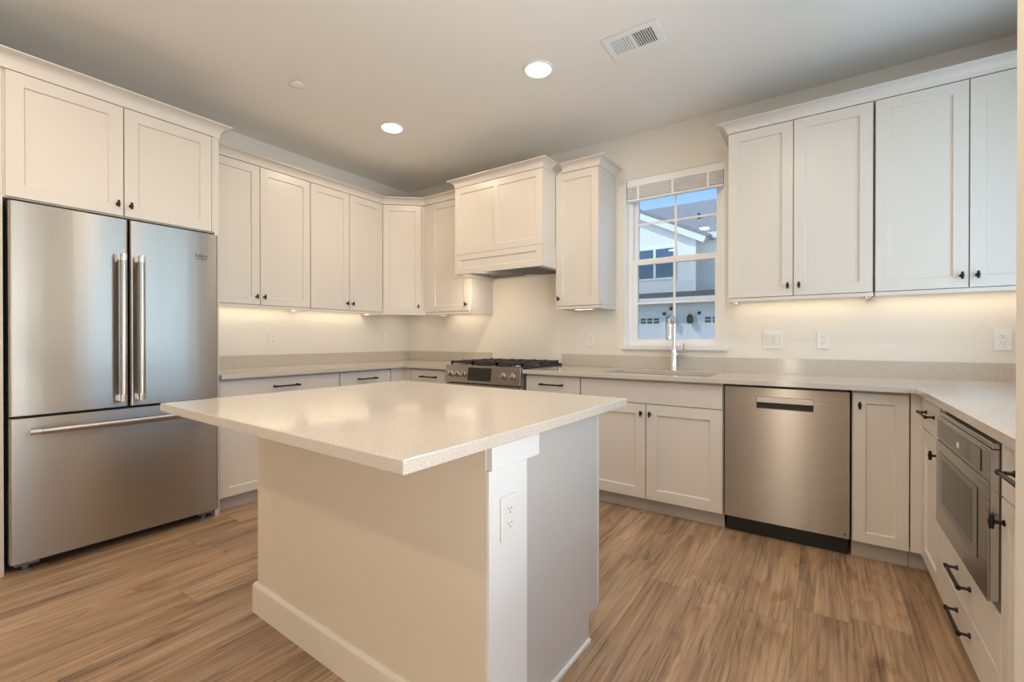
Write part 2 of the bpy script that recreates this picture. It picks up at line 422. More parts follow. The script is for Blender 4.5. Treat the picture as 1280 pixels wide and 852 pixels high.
# --- window above the sink (frame, sashes, grilles, glass, stool)
def window_main():
    t = bpy.data.objects.new('window_1', None); COL.objects.link(t); t['kind'] = 'structure'; t.location = (WX0, 0, WZ0)
    w, h = WX1 - WX0, WZ1 - WZ0
    yf = 0.075
    f = MB()
    fw = 0.042
    f.box(0, fw, yf, 0.15, 0, h); f.box(w - fw, w, yf, 0.15, 0, h); f.box(fw, w - fw, yf, 0.15, 0, 0.030); f.box(fw, w - fw, yf, 0.15, h - 0.04, h)
    f.build('window_frame', VINYL, t, 0.003)
    j = MB(); j.box(0.0005, 0.006, 0.004, yf, 0, h); j.box(w - 0.006, w - 0.0005, 0.004, yf, 0, h); j.box(0.006, w - 0.006, 0.004, yf, h - 0.006, h)
    j.build('window_jamb', VINYL, t)
    def sash(name, y0, y1, z0, z1, sw, zm, rail_top, rail_bot):
        s = MB(); a, b = fw, w - fw
        s.box(a, a + sw, y0, y1, z0, z1); s.box(b - sw, b, y0, y1, z0, z1)
        s.box(a + sw, b - sw, y0, y1, z0, z0 + rail_bot); s.box(a + sw, b - sw, y0, y1, z1 - rail_top, z1)
        so = s.build(name, VINYL, t, 0.003)
        ym = (y0 + y1) / 2
        g = MB(); g.box((a + b) / 2 - 0.009, (a + b) / 2 + 0.009, y0 + 0.0015, ym - 0.0102, z0 + rail_bot, z1 - rail_top)
        g.box(a + sw, b - sw, y0 + 0.0012, ym - 0.0102, zm - 0.009, zm + 0.009)
        g.build('grille', VINYL, so)
        for dy in (-0.009, 0.009):
            box('pane', GLASS, a + sw, b - sw, ym + dy - 0.001, ym + dy + 0.001, z0 + rail_bot, z1 - rail_top, so)
    sash('lower_sash', 0.078, 0.112, 0.028, 0.700, 0.038, 1.440 - WZ0, 0.042, 0.026)
    sash('upper_sash', 0.113, 0.1455, 0.672, h - 0.03, 0.034, 2.090 - WZ0, 0.03, 0.038)
    box('insect_screen', SCREEN, fw + 0.002, w - fw - 0.002, 0.1460, 0.1466, 0.032, 0.69, t)
    lk = MB(); lk.box(w / 2 - 0.03, w / 2 + 0.03, 0.088, 0.108, 0.700, 0.710); lk.build('sash_lock', VINYL, t, 0.002)
    st = MB(); st.box(-0.022, w + 0.022, -0.030, -0.0005, -0.026, 0.0); st.box(0, w, -0.0005, yf, -0.0005, 0.001)
    st.prism([(-0.018, -0.026), (-0.0005, -0.026), (-0.0005, -0.040), (-0.010, -0.040)], -0.012, w + 0.012, 'x')
    st.build('window_sill', TRIMW, t, 0.004)
window_main()

# window over the right-hand counter, and two unseen windows added for light
def plain_window(name, loc, rz, w, h, nx, nz):
    t = bpy.data.objects.new(name, None); COL.objects.link(t); t['kind'] = 'structure'; t.location = loc; t.rotation_euler = (0, 0, rz)
    f = MB(); fw = min(0.055, w * 0.12)
    f.box(0, fw, 0.03, 0.10, 0, h); f.box(w - fw, w, 0.03, 0.10, 0, h); f.box(fw, w - fw, 0.03, 0.10, 0, fw); f.box(fw, w - fw, 0.03, 0.10, h - fw, h)
    for i in range(1, nx): f.box(w * i / nx - 0.02, w * i / nx + 0.02, 0.04, 0.09, fw, h - fw)
    for i in range(1, nz): f.box(fw, w - fw, 0.04, 0.09, h * i / nz - 0.02, h * i / nz + 0.02)
    f.build('window_frame', VINYL, t, 0.003)
    box('pane', GLASS, fw, w - fw, 0.064, 0.068, fw, h - fw, t)
plain_window('window_2', (XR, RY1, RZ0), R(-90), RY1 - RY0, RZ1 - RZ0, 2, 1)
plain_window('added_window_3', (XR, QY1, QZ0), R(-90), QY1 - QY0, QZ1 - QZ0, 3, 1)  # added out of view for general daylight
plain_window('added_window_4', (3.52, YF, 0.25), R(180), 0.30, 2.0, 1, 1)  # added narrow opening for the rear streak lamp

# ------------------------------------------------------------------ hardware
def knob_mesh():
    m = MB()
    m.lathe([(0.0085, 0), (0.0085, -0.003), (0.0055, -0.005), (0.0050, -0.020), (0.0055, -0.022)], axis='y', n=14)
    m.tube([(0, -0.025, -0.0185), (0, -0.025, 0.0185)], 0.0056, 12)
    m.lathe([(0.0074, -0.0075), (0.0074, 0.0075)], c=(0, -0.025, 0), n=12)
    return m
_k = knob_mesh().build('knob', BLACKM); KNOB_ME = _k.data; bpy.data.objects.remove(_k)
def knob(parent, x, yf, z):
    o = bpy.data.objects.new('knob', KNOB_ME); COL.objects.link(o); o.parent = parent; o.location = (x, yf, z)
def pull_mesh(L=0.195):
    m = MB(); a = L / 2 - 0.012
    for sx in (-1, 1):
        m.lathe([(0.0095, 0), (0.0090, -0.003), (0.0050, -0.008), (0.0046, -0.026)], c=(sx * a, 0, 0), axis='y', n=12)
        m.lathe([(0.0075, -0.007), (0.0075, 0.007)], c=(sx * a, -0.030, 0), axis='x', n=12)
    m.tube([(-L / 2, -0.030, 0), (L / 2, -0.030, 0)], 0.0058, 12)
    return m
_k = pull_mesh().build('pull_handle', BLACKM); PULL_ME = _k.data; bpy.data.objects.remove(_k)
def pull(parent, x, yf, z):
    o = bpy.data.objects.new('pull_handle', PULL_ME); COL.objects.link(o); o.parent = parent; o.location = (x, yf, z)

GAP = 0.0028
def door(t, x0, x1, z0, z1, yf, knob_at=None, st=0.058):
    """knob_at: 'tl','tr','bl','br'"""
    d = MB().shaker(x0 + GAP, x1 - GAP, z0, z1, yf, 0.02, st).build('door', PAINT, t, 0.0012, 1)
    if knob_at:
        kx = x0 + 0.029 if knob_at[1] == 'l' else x1 - 0.029
        kz = z1 - 0.062 if knob_at[0] == 't' else z0 + 0.060
        knob(d, kx, yf, kz)
    return d
def drawer(t, x0, x1, z0, z1, yf, handle=True, name='drawer'):
    d = box(name, PAINT, x0 + GAP, x1 - GAP, yf, yf + 0.02, z0, z1, t, 0.0015, 1)
    if handle: pull(d, (x0 + x1) / 2, yf, (z0 + z1) / 2 + 0.012)
    return d

# ------------------------------------------------------------------ wall cabinets
UB, UT = 1.412, 2.468           # door bottom / top
def upper(label, loc, rz, w, depth, splits, knobs, ub=UB, ut=UT, group='wall cabinets of the kitchen', x_doors=None):
    """depth: to the door front. local x runs left to right, front is -y"""
    t = thing('wall_cabinet', label, 'cabinet', loc, rz, group)
    MB().box(0.0006, w - 0.0006, -(depth - 0.022), -0.002, ub + 0.012, ut + 0.03).build('cabinet_body', PAINT, t)
    # light rail below
    r = MB(); r.box(0.0006, w - 0.0006, -(depth - 0.004), -(depth - 0.0205), ub - 0.024, ub - 0.004); r.box(0.0006, w - 0.0006, -(depth - 0.0215), -(depth - 0.036), ub - 0.010, ub + 0.0115)
    r.box(0.0006, 0.016, -(depth - 0.022), -0.002, ub - 0.024, ub + 0.0115); r.box(w - 0.016, w - 0.0006, -(depth - 0.022), -0.002, ub - 0.024, ub + 0.0115)
    r.build('light_rail', PAINT, t)
    for (a, b), k in zip(splits, knobs): door(t, a, b, ub, ut, -depth, k)
    return t

XU = 0.302
# left wall, world x = -local y ; local x = world y - origin
upper('tall two-door wall cabinet beside the refrigerator on the left wall', (0, -2.207, 0), R(90), 0.828, XU,
      [(0, 0.415), (0.415, 0.828)], ['br', 'bl'])
upper('two-door wall cabinet on the left wall next to the angled corner cabinet', (0, -1.377, 0), R(90), 0.762, XU,
      [(0, 0.381), (0.381, 0.760)], ['br', 'bl'])

def corner_cabinet():
    t = thing('corner_cabinet', 'angled one-door wall cabinet in the room corner between left and back walls', 'cabinet', (0, 0, 0), 0)
    ax, ay, bx, by = 0.280, -0.6135, 0.5955, -0.326
    poly = [(0.002, -0.002), (0.002, ay), (ax, ay), (bx, by), (bx, -0.002)]
    MB().prism(poly, UB + 0.012, UT + 0.03).build('cabinet_body', PAINT, t)
    L = math.hypot(bx - ax, by - ay); ang = math.atan2(by - ay, bx - ax)
    nx, ny = math.sin(ang), -math.cos(ang)
    M = Matrix.Translation((ax, ay, 0)) @ Matrix.Rotation(ang, 4, 'Z')
    d = MB().shaker(0.020, L - 0.040, UB, UT, -0.0215, 0.0205, 0.058).build('door', PAINT, t, 0.0012, 1, matrix=M)
    knob(d, L - 0.040 - 0.027, -0.0215, UB + 0.06)
    MB().box(0.0, L, -0.018, 0.0, UB - 0.024, UB + 0.0115).build('light_rail', PAINT, t, matrix=M)
corner_cabinet()

YU = 0.348
t = upper('wall cabinet on the back wall half hidden behind the left end of the hood', (0.5975, 0, 0), 0, 1.188 - 0.5975, YU,
          [(0.085, 0.575)], ['br'])
box('filler', PAINT, 0.004, 0.083, -YU + 0.004, -YU + 0.022, UB, UT, t)
upper('narrow one-door wall cabinet between the hood and the window', (2.086, 0, 0), 0, 2.459 - 2.086, YU, [(0, 0.371)], ['bl'])
upper('two-door wall cabinet right of the window', (3.357, 0, 0), 0, 4.099 - 3.357, YU, [(0, 0.361), (0.361, 0.739)], ['br', 'bl'])
upper('two-door wall cabinet at the far right of the back wall, ending at the right wall', (4.104, 0, 0), 0, 4.890 - 4.104, YU,
      [(0, 0.375), (0.375, 0.784)], ['br', 'bl'])

# cabinet above the refrigerator and its side panels
def fridge_cabinet():
    t = thing('refrigerator_top_cabinet', 'deep two-door cabinet with tall side panels framing the stainless refrigerator', 'cabinet', (0, -3.152, 0), R(90))
    w = 0.935
    MB().box(0.0006, w - 0.0191, -0.598, -0.002, 1.835, 2.48).build('cabinet_body', PAINT, t)
    box('filler', PAINT, 0.902, 0.916, -0.612, -0.5985, 1.840, 2.452, t)
    box('side_panel', PAINT, -0.0205, -0.0005, -0.600, -0.002, 0.0, 2.48, t)
    box('side_panel', PAINT, 0.9165, 0.9435, -0.612, -0.002, 0.0, 2.48, t, 0.001)
    door(t, 0.005, 0.455, 1.840, 2.448, -0.620, 'br', 0.062); door(t, 0.455, 0.899, 1.840, 2.448, -0.620, 'bl', 0.062)
fridge_cabinet()

# crown mouldings: a profile swept along a path (offset outwards from the cabinet fronts)
def sweep(path, prof, closed_ends=True):
    """path: list of (x,y); prof: list of (out, z); outward = right-hand side of the direction"""
    m = MB(); n = len(path); k = len(prof); vs = []
    for i in range(n):
        p = Vector(path[i])
        d0 = (Vector(path[i]) - Vector(path[i - 1])).normalized() if i > 0 else None
        d1 = (Vector(path[i + 1]) - Vector(path[i])).normalized() if i < n - 1 else None
        if d0 is None: d0 = d1
        if d1 is None: d1 = d0
        n0 = Vector((d0.y, -d0.x)); n1 = Vector((d1.y, -d1.x))
        b = (n0 + n1); b = b / max(0.2, (1 + n0.dot(n1)))
        for (o, z) in prof: vs.append((p.x + b.x * o, p.y + b.y * o, z))
    fs = [(i * k + j, i * k + (j + 1) % k, (i + 1) * k + (j + 1) % k, (i + 1) * k + j) for i in range(n - 1) for j in range(k)]
    fs += [list(range(k))[::-1], list(range((n - 1) * k, n * k))]
    return m.add(vs, fs)
def crown_prof(z0, z1, out):
    h = z1 - z0
    pts = [(-0.012, z0), (0.004, z0), (0.005, z0 + 0.10 * h)]
    for i in range(1, 8):
        q = i / 8 * PI / 2
        pts.append((0.006 + (out - 0.010) * (1 - math.cos(q)), z0 + 0.12 * h + 0.74 * h * math.sin(q)))
    pts += [(out - 0.003, z0 + 0.90 * h), (out, z0 + 0.92 * h), (out, z1), (-0.012, z1)]
    return pts
CP = crown_prof(2.474, 2.534, 0.060)
def crown(label, path, prof=CP):
    # outwards must be to the right of travel
    o = sweep(path, prof).build('crown_molding', PAINT)
    tag(o, label, 'molding', 'crown moldings on top of the wall cabinets')
crown('crown molding over the left wall, corner and back-left cabinets', [(XU - 0.005, -2.206), (XU - 0.005, -0.6195), (0.603, -YU + 0.005), (1.187, -YU + 0.005)][::1])
crown('crown molding above the refrigerator cabinet', [(0.585, -3.1735), (0.612, -3.1735), (0.612, -2.2075), (0.32, -2.2075)], crown_prof(2.455, 2.534, 0.060))
crown('crown molding wrapping the top of the cooker hood', [(1.194, -0.30), (1.194, -0.552), (2.083, -0.552), (2.083, -0.412)], crown_prof(2.474, 2.534, 0.058))
crown('crown molding on the narrow cabinet between hood and window', [(2.145, -YU + 0.005), (2.459, -YU + 0.005), (2.459, -0.002)])
crown('crown molding on the cabinets right of the window', [(3.357, -0.002), (3.357, -YU + 0.005), (4.889, -YU + 0.005)])

# ------------------------------------------------------------------ cooker hood
def hood():
    t = thing('cooker_hood', 'painted wooden cooker hood with two panels above the range', 'hood', (1.194, 0, 0), 0)
    w, d = 0.889, 0.5575
    zb, zm, zt = 1.715, 1.883, 2.468
    body = MB()
    body.box(0, 0.018, -d + 0.018, -0.004, zb, zt + 0.03); body.box(w - 0.018, w, -d + 0.018, -0.004, zb, zt + 0.03)
    body.box(0.018, w - 0.018, -d + 0.018, -0.004, zt, zt + 0.03); body.box(0.018, w - 0.018, -0.02, -0.004, zb + 0.02, zt)
    body.build('hood_body', PAINT, t)
    MB().shaker(0, w, zm + 0.0015, zt, -d, 0.018, 0.060, 0.008, 0.003, rails=0.055, muntin=(w / 2 - 0.022, w / 2 + 0.022)).build('front_panel', PAINT, t, 0.001, 1)
    MB().shaker(-0.001, w + 0.001, zb, zm - 0.0015, -d - 0.004, 0.022, 0.055, 0.007, 0.003, rails=0.048).build('lower_band', PAINT, t, 0.001, 1)
    # returns of the lower band along the right side
    MB().box(w, w + 0.006, -d + 0.018, -YU - 0.003, zb, zm - 0.0015).build('band_return', PAINT, t, 0.001, 1)
    # ventilation insert
    ins = MB(); z1 = zb + 0.012
    ins.box(0.018, w - 0.018, -d + 0.0185, -d + 0.075, z1, z1 + 0.012); ins.box(0.018, w - 0.018, -0.075, -0.0205, z1, z1 + 0.012)
    ins.box(0.018, 0.09, -d + 0.075, -0.075, z1, z1 + 0.012); ins.box(w - 0.09, w - 0.018, -d + 0.075, -0.075, z1, z1 + 0.012)
    ins.build('vent_insert', STEELB, t, 0.001, 1)
    for i in range(2):
        x0 = 0.09 + i * (w - 0.18) / 2; x1 = x0 + (w - 0.18) / 2
        fl = MB()
        for k in range(16):
            y0 = -d + 0.078 + k * (d - 0.156) / 16
            fl.box(x0 + 0.006, x1 - 0.006, y0, y0 + 0.016, z1 + 0.003 + 0.004 * (k % 2), z1 + 0.010)
        fl.box(x0 + 0.002, x1 - 0.002, -d + 0.076, -0.076, z1 + 0.011, z1 + 0.016)
        fl.build('grease_filter', GREYP, t)
    box('hood_light', LENS2, 0.15, 0.22, -d + 0.035, -d + 0.060, z1 - 0.003, z1 - 0.0002, t)
    hl = lamp('lamp_light', 'AREA', (0.185, -d + 0.0475, z1 - 0.006), 2.2, WARM, aim=(0, 0.35, -1), shape='RECTANGLE', size=0.06, size_y=0.02); hl.parent = t
    box('control_strip', BLACKP, 0.50, 0.70, -d + 0.030, -d + 0.055, z1 - 0.003, z1 - 0.0002, t)
hood()

# ------------------------------------------------------------------ base cabinets
CT0, CT1 = 0.884, 0.914           # slab underside / top
DZ0, DZ1 = 0.724, 0.868           # top drawer
BZ0 = 0.098
BD = 0.616                        # door front on the back run
def base_body(t, w, depth, toe=0.06, zt=CT0 - 0.001):
    MB().box(0.0006, w - 0.0006, -(depth - 0.022), -0.003, 0.095, zt).build('cabinet_body', PAINT, t)
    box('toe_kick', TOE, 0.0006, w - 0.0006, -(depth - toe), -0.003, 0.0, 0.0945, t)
GB = 'base cabinets of the kitchen'
def base(label, loc, rz, w, depth, group=GB):
    t = thing('base_cabinet', label, 'cabinet', loc, rz, group); base_body(t, w, depth); return t
# left run (front at x = 0.603)
LD = 0.603
t = base('wide base cabinet with drawer and doors next to the refrigerator', (0, -2.206, 0), R(90), 0.900, LD)
drawer(t, 0, 0.898, DZ0, DZ1, -LD); door(t, 0, 0.449, BZ0, DZ0 - 0.004, -LD, 'tr'); door(t, 0.449, 0.898, BZ0, DZ0 - 0.004, -LD, 'tl')
t = base('base cabinet with one drawer on the left wall near the corner', (0, -1.304, 0), R(90), 0.530, LD)
drawer(t, 0, 0.527, DZ0, DZ1, -LD); door(t, 0, 0.527, BZ0, DZ0 - 0.004, -LD, 'tr')
# corner filler
t = thing('corner_filler', 'narrow L-shaped painted corner filler where left and back base cabinets meet', 'filler', (0, 0, 0))
f = MB(); f.prism([(0.585, -0.772), (LD, -0.772), (LD, -0.616), (0.690, -0.616), (0.690, -0.598), (0.585, -0.598)], BZ0, CT0 - 0.001)
f.build('filler_panel', PAINT, t)
box('toe_kick', TOE, 0.50, 0.543, -0.772, -0.50, 0, 0.0945, t)
# back run
t = base('base cabinet with one drawer left of the range', (0.692, 0, 0), 0, 1.178 - 0.692, BD)
drawer(t, 0, 0.484, DZ0, DZ1, -BD); door(t, 0, 0.484, BZ0, DZ0 - 0.004, -BD, 'tr')
t = base('narrow base cabinet with one drawer right of the range', (1.971, 0, 0), 0, 2.434 - 1.971, BD)
drawer(t, 0, 0.461, DZ0, DZ1, -BD); door(t, 0, 0.461, BZ0, DZ0 - 0.004, -BD, 'tl')
t = thing('sink_cabinet', 'two-door base cabinet with a plain false drawer under the sink', 'cabinet', (2.437, 0, 0), 0, GB)
w = 3.374 - 2.437
sb = MB(); sb.box(0.0006, 0.018, -0.594, -0.003, 0.095, CT0 - 0.001); sb.box(w - 0.018, w - 0.0006, -0.594, -0.003, 0.095, CT0 - 0.001)
sb.box(0.018, w - 0.018, -0.594, -0.003, 0.095, 0.113); sb.box(0.018, w - 0.018, -0.012, -0.003, 0.113, 0.60); sb.box(0.018, w - 0.018, -0.594, -0.576, 0.70, CT0 - 0.001)
sb.build('cabinet_body', PAINT, t)
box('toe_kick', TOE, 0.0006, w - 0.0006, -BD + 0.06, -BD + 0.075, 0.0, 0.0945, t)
drawer(t, 0, w - 0.002, DZ0, DZ1, -BD, False, 'false_drawer')
door(t, 0, 0.470, BZ0, DZ0 - 0.004, -BD, 'tr', 0.068); door(t, 0.470, w - 0.002, BZ0, DZ0 - 0.004, -BD, 'tl', 0.068)
t = base('narrow one-door base cabinet right of the dishwasher', (3.992, 0, 0), 0, 4.222 - 3.992, BD)
door(t, 0.002, 0.228, BZ0, DZ1, -BD, 'tl', 0.052)
# right run (front faces -x)
RX = 4.263
RDp = XR - RX
t = thing('corner_filler', 'narrow L-shaped painted filler in the corner right of the dishwasher cabinet', 'filler', (0, 0, 0))
f = MB(); f.prism([(4.2235, -0.616), (RX, -0.616), (RX, -0.640), (RX + 0.018, -0.640), (RX + 0.018, -0.598), (4.2235, -0.598)], BZ0, CT0 - 0.001)
f.build('filler_panel', PAINT, t)
box('toe_kick', TOE, 4.2235, 4.33, -0.556, -0.53, 0, 0.0945, t)
t = base('narrow base cabinet with drawer and door left of the built-in microwave', (XR, -0.642, 0), R(-90), 0.389, RDp)
drawer(t, 0, 0.387, DZ0, DZ1, -RDp); door(t, 0, 0.387, BZ0, DZ0 - 0.004, -RDp, 'tr')
t = thing('microwave_cabinet', 'base cabinet with two drawers holding the built-in microwave', 'cabinet', (XR, -1.033, 0), R(-90))
MWW = 0.770
cb = MB(); cb.box(0.0006, 0.018, -(RDp - 0.022), -0.003, 0.095, CT0 - 0.001); cb.box(MWW - 0.018, MWW - 0.0006, -(RDp - 0.022), -0.003, 0.095, CT0 - 0.001)
cb.box(0.018, MWW - 0.018, -(RDp - 0.022), -0.003, 0.095, 0.40); cb.box(0.018, MWW - 0.018, -(RDp - 0.022), -0.003, CT0 - 0.012, CT0 - 0.001)
cb.box(0.018, 0.084, -(RDp - 0.004), -(RDp - 0.022), 0.40, CT0 - 0.001); 
cb.build('cabinet_body', PAINT, t)
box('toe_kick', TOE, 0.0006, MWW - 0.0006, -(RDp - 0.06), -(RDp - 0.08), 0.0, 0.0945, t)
drawer(t, 0, MWW, 0.240, 0.396, -RDp); drawer(t, 0, MWW, BZ0, 0.236, -RDp)
t = base('base cabinet at the end of the right counter, nearer than the microwave', (XR, -1.805, 0), R(-90), 2.197 - 1.805, RDp)
drawer(t, 0, 0.390, DZ0, DZ1, -RDp); door(t, 0, 0.390, BZ0, DZ0 - 0.004, -RDp, 'tl')

# ------------------------------------------------------------------ countertops with backsplash
CF = 0.6635
def slab_L(name, label, poly, splash):
    t = thing(name, label, 'countertop', (0, 0, 0))
    MB().prism(poly, CT0, CT1).build('slab', QUARTZ, t, 0.002, 2)
    m = MB()
    for b in splash: m.box(*b, CT1 + 0.0003, 1.016)
    m.build('backsplash', QUARTZ, t, 0.001, 1)
    return t
slab_L('countertop', 'pale quartz countertop in the left corner running from refrigerator to range',
       [(0.002, -0.002), (0.002, -2.206), (0.646, -2.206), (0.646, -CF), (1.180, -CF), (1.180, -0.002)],
       [(0.002, 0.020, -2.206, -0.020), (0.002, 1.180, -0.020, -0.002)])
SX0, SX1, SY0, SY1 = 2.56, 3.285, -0.555, -0.125
def right_top():
    t = thing('countertop', 'long pale quartz countertop with the sink, running from range to right corner', 'countertop', (0, 0, 0))
    cx = 4.235
    outer = [(1.968, -0.002), (1.968, -CF), (cx, -CF), (cx, -2.197), (4.898, -2.197), (4.898, -0.002)]
    bm = bmesh.new()
    rects = [(1.968, SX0, -CF, -0.002), (SX1, cx, -CF, -0.002), (SX0, SX1, -CF, SY0), (SX0, SX1, SY1, -0.002), (cx, 4.898, -CF, -0.002), (cx, 4.898, -2.197, -CF)]
    # one slab with the sink cut-out: keyed grid of cells sharing vertices
    xs = sorted({1.968, SX0, SX1, cx, 4.898}); ys = sorted({-2.197, -CF, SY0, SY1, -0.002})
    V = {}
    def vert(x, y):
        if (x, y) not in V: V[(x, y)] = bm.verts.new((x, y, CT1))
        return V[(x, y)]
    faces = []
    for i in range(len(xs) - 1):
        for j in range(len(ys) - 1):
            mx, my = (xs[i] + xs[i + 1]) / 2, (ys[j] + ys[j + 1]) / 2
            if any(r[0] < mx < r[1] and r[2] < my < r[3] for r in rects):
                faces.append(bm.faces.new([vert(xs[i], ys[j]), vert(xs[i + 1], ys[j]), vert(xs[i + 1], ys[j + 1]), vert(xs[i], ys[j + 1])]))
    ext = bmesh.ops.extrude_face_region(bm, geom=faces)
    for e in ext['geom']:
        if isinstance(e, bmesh.types.BMVert): e.co.z = CT0
    bmesh.ops.recalc_face_normals(bm, faces=bm.faces)
    me = bpy.data.meshes.new('slab'); bm.to_mesh(me); bm.free(); me.materials.append(QUARTZ)
    o = bpy.data.objects.new('slab', me); COL.objects.link(o); o.parent = t
    b = o.modifiers.new('bevel', 'BEVEL'); b.width = 0.002; b.segments = 2; b.limit_method = 'ANGLE'; b.angle_limit = R(50)
    m = MB(); m.box(1.968, 4.898, -0.020, -0.002, CT1 + 0.0003, 1.016); m.box(4.880, 4.898, -2.197, -0.020, CT1 + 0.0003, 0.985)
    m.build('backsplash', QUARTZ, t, 0.001, 1)
right_top()

# sink and faucet
def sink():
    t = thing('kitchen_sink', 'undermount stainless sink set into the countertop below the window', 'sink', ((SX0 + SX1) / 2, (SY0 + SY1) / 2, 0))
    a, b = (SX1 - SX0) / 2 + 0.003, (SY1 - SY0) / 2 + 0.003; zb = 0.69; th = 0.003
    m = MB()
    z1 = CT0 - 0.0005
    def rr(ax, by, z, r=0.03, n=5):
        out = []
        for (cx, cy, q0) in ((ax - r, by - r, 0), (-ax + r, by - r, PI / 2), (-ax + r, -by + r, PI), (ax - r, -by + r, 1.5 * PI)):
            for k in range(n + 1):
                q = q0 + PI / 2 * k / n; out.append((cx + r * math.cos(q), cy + r * math.sin(q), z))
        return out
    rings = [rr(a + 0.012, b + 0.012, z1), rr(a, b, z1), rr(a - 0.004, b - 0.004, zb + 0.02), rr(a - 0.024, b - 0.024, zb), rr(0.05, 0.05, zb - 0.003),
             ]
    n = len(rings[0]); vs = [p for r_ in rings for p in r_]
    fs = [(i * n + k, i * n + (k + 1) % n, (i + 1) * n + (k + 1) % n, (i + 1) * n + k) for i in range(len(rings) - 1) for k in range(n)]
    fs.append(list(range((len(rings) - 1) * n, len(rings) * n)))
    m.add(vs, fs, True)
    o = m.build('basin', SINKM, t)
    so = o.modifiers.new('solid', 'SOLIDIFY'); so.thickness = 0.002; so.offset = -1
    MB().lathe([(0.045, zb + 0.0005), (0.045, zb + 0.003), (0.03, zb + 0.004), (0.012, zb + 0.002)], n=20).build('drain', CHROME, t)
sink()
def faucet():
    t = thing('kitchen_faucet', 'chrome pull-down faucet with side lever behind the sink', 'faucet', (2.944, -0.068, CT1), 0)
    MB().lathe([(0.027, 0.0003), (0.027, 0.006), (0.024, 0.010), (0.0225, 0.012), (0.0225, 0.085), (0.0205, 0.090), (0.0205, 0.155), (0.015, 0.165), (0.0145, 0.17)], n=24).build('faucet_base', CHROME, t)
    pts = [(0, 0, 0.165), (0, 0, 0.26), (0, 0, 0.345)]
    r_ = 0.062
    for k in range(1, 13):
        q = PI * k / 12 * 0.96
        pts.append((0, -r_ + r_ * math.cos(q), 0.345 + r_ * 0.95 * math.sin(q)))
    MB().tube(pts, 0.0125, 16).build('spout', CHROME, t)
    e = pts[-1]
    sd = Vector((0, -0.10, -1)).normalized(); e = Vector(e)
    MB().tube([e + sd * 0.0, e + sd * 0.008, e + sd * 0.02, e + sd * 0.07, e + sd * 0.118, e + sd * 0.126], [0.0135, 0.0165, 0.0165, 0.0185, 0.0215, 0.0195], 18).build('spray_head', CHROME, t)
    MB().tube([(0.018, 0, 0.118), (0.055, 0, 0.118), (0.060, 0, 0.118), (0.082, 0, 0.118)], [0.015, 0.015, 0.017, 0.017], 18).build('handle_hub', CHROME, t)
    MB().tube([(0.070, 0, 0.130), (0.071, -0.003, 0.165), (0.073, -0.006, 0.203)], [0.0062, 0.0050, 0.0062], 12).build('lever', CHROME, t)
faucet()

# ------------------------------------------------------------------ refrigerator
def text_mesh(txt, size, depth, mat, parent, loc, rot, name='lettering'):
    cu = bpy.data.curves.new(name, 'FONT'); cu.body = txt; cu.size = size; cu.extrude = depth
    tmp = bpy.data.objects.new(name, cu); COL.objects.link(tmp)
    dg = bpy.context.evaluated_depsgraph_get()
    me = bpy.data.meshes.new_from_object(tmp.evaluated_get(dg))
    bpy.data.objects.remove(tmp); bpy.data.curves.remove(cu)
    me.materials.clear(); me.materials.append(mat); me.name = name
    o = bpy.data.objects.new(name, me); COL.objects.link(o); o.parent = parent; o.location = loc; o.rotation_euler = rot
    return o
def bar_handle(name, p0, p1, out, parent, r=0.0165):
    """straight bar with polished end brackets; p0,p1 on the door face, out = vector away from the door"""
    p0, p1, out = Vector(p0), Vector(p1), Vector(out); d = (p1 - p0).normalized()
    m = MB(); m.tube([p0 + out + d * 0.034, p1 + out - d * 0.034], r * 0.97, 18)
    h = m.build(name, STEELB, parent)
    for a, s in ((p0, 1), (p1, -1)):
        b = MB(); b.tube([a + out, a + out + d * s * 0.036], r, 18)
        c = a + d * s * 0.016
        side = out.cross(d).normalized() * 0.009
        q = [c - d * 0.016 - side, c + d * 0.016 - side, c + d * 0.016 + side, c - d * 0.016 + side]
        b.add([v for v in q] + [v + out for v in q], [(3, 2, 1, 0), (4, 5, 6, 7), (0, 1, 5, 4), (1, 2, 6, 5), (2, 3, 7, 6), (3, 0, 4, 7)])
        b.build('end_bracket', CHROME, h)
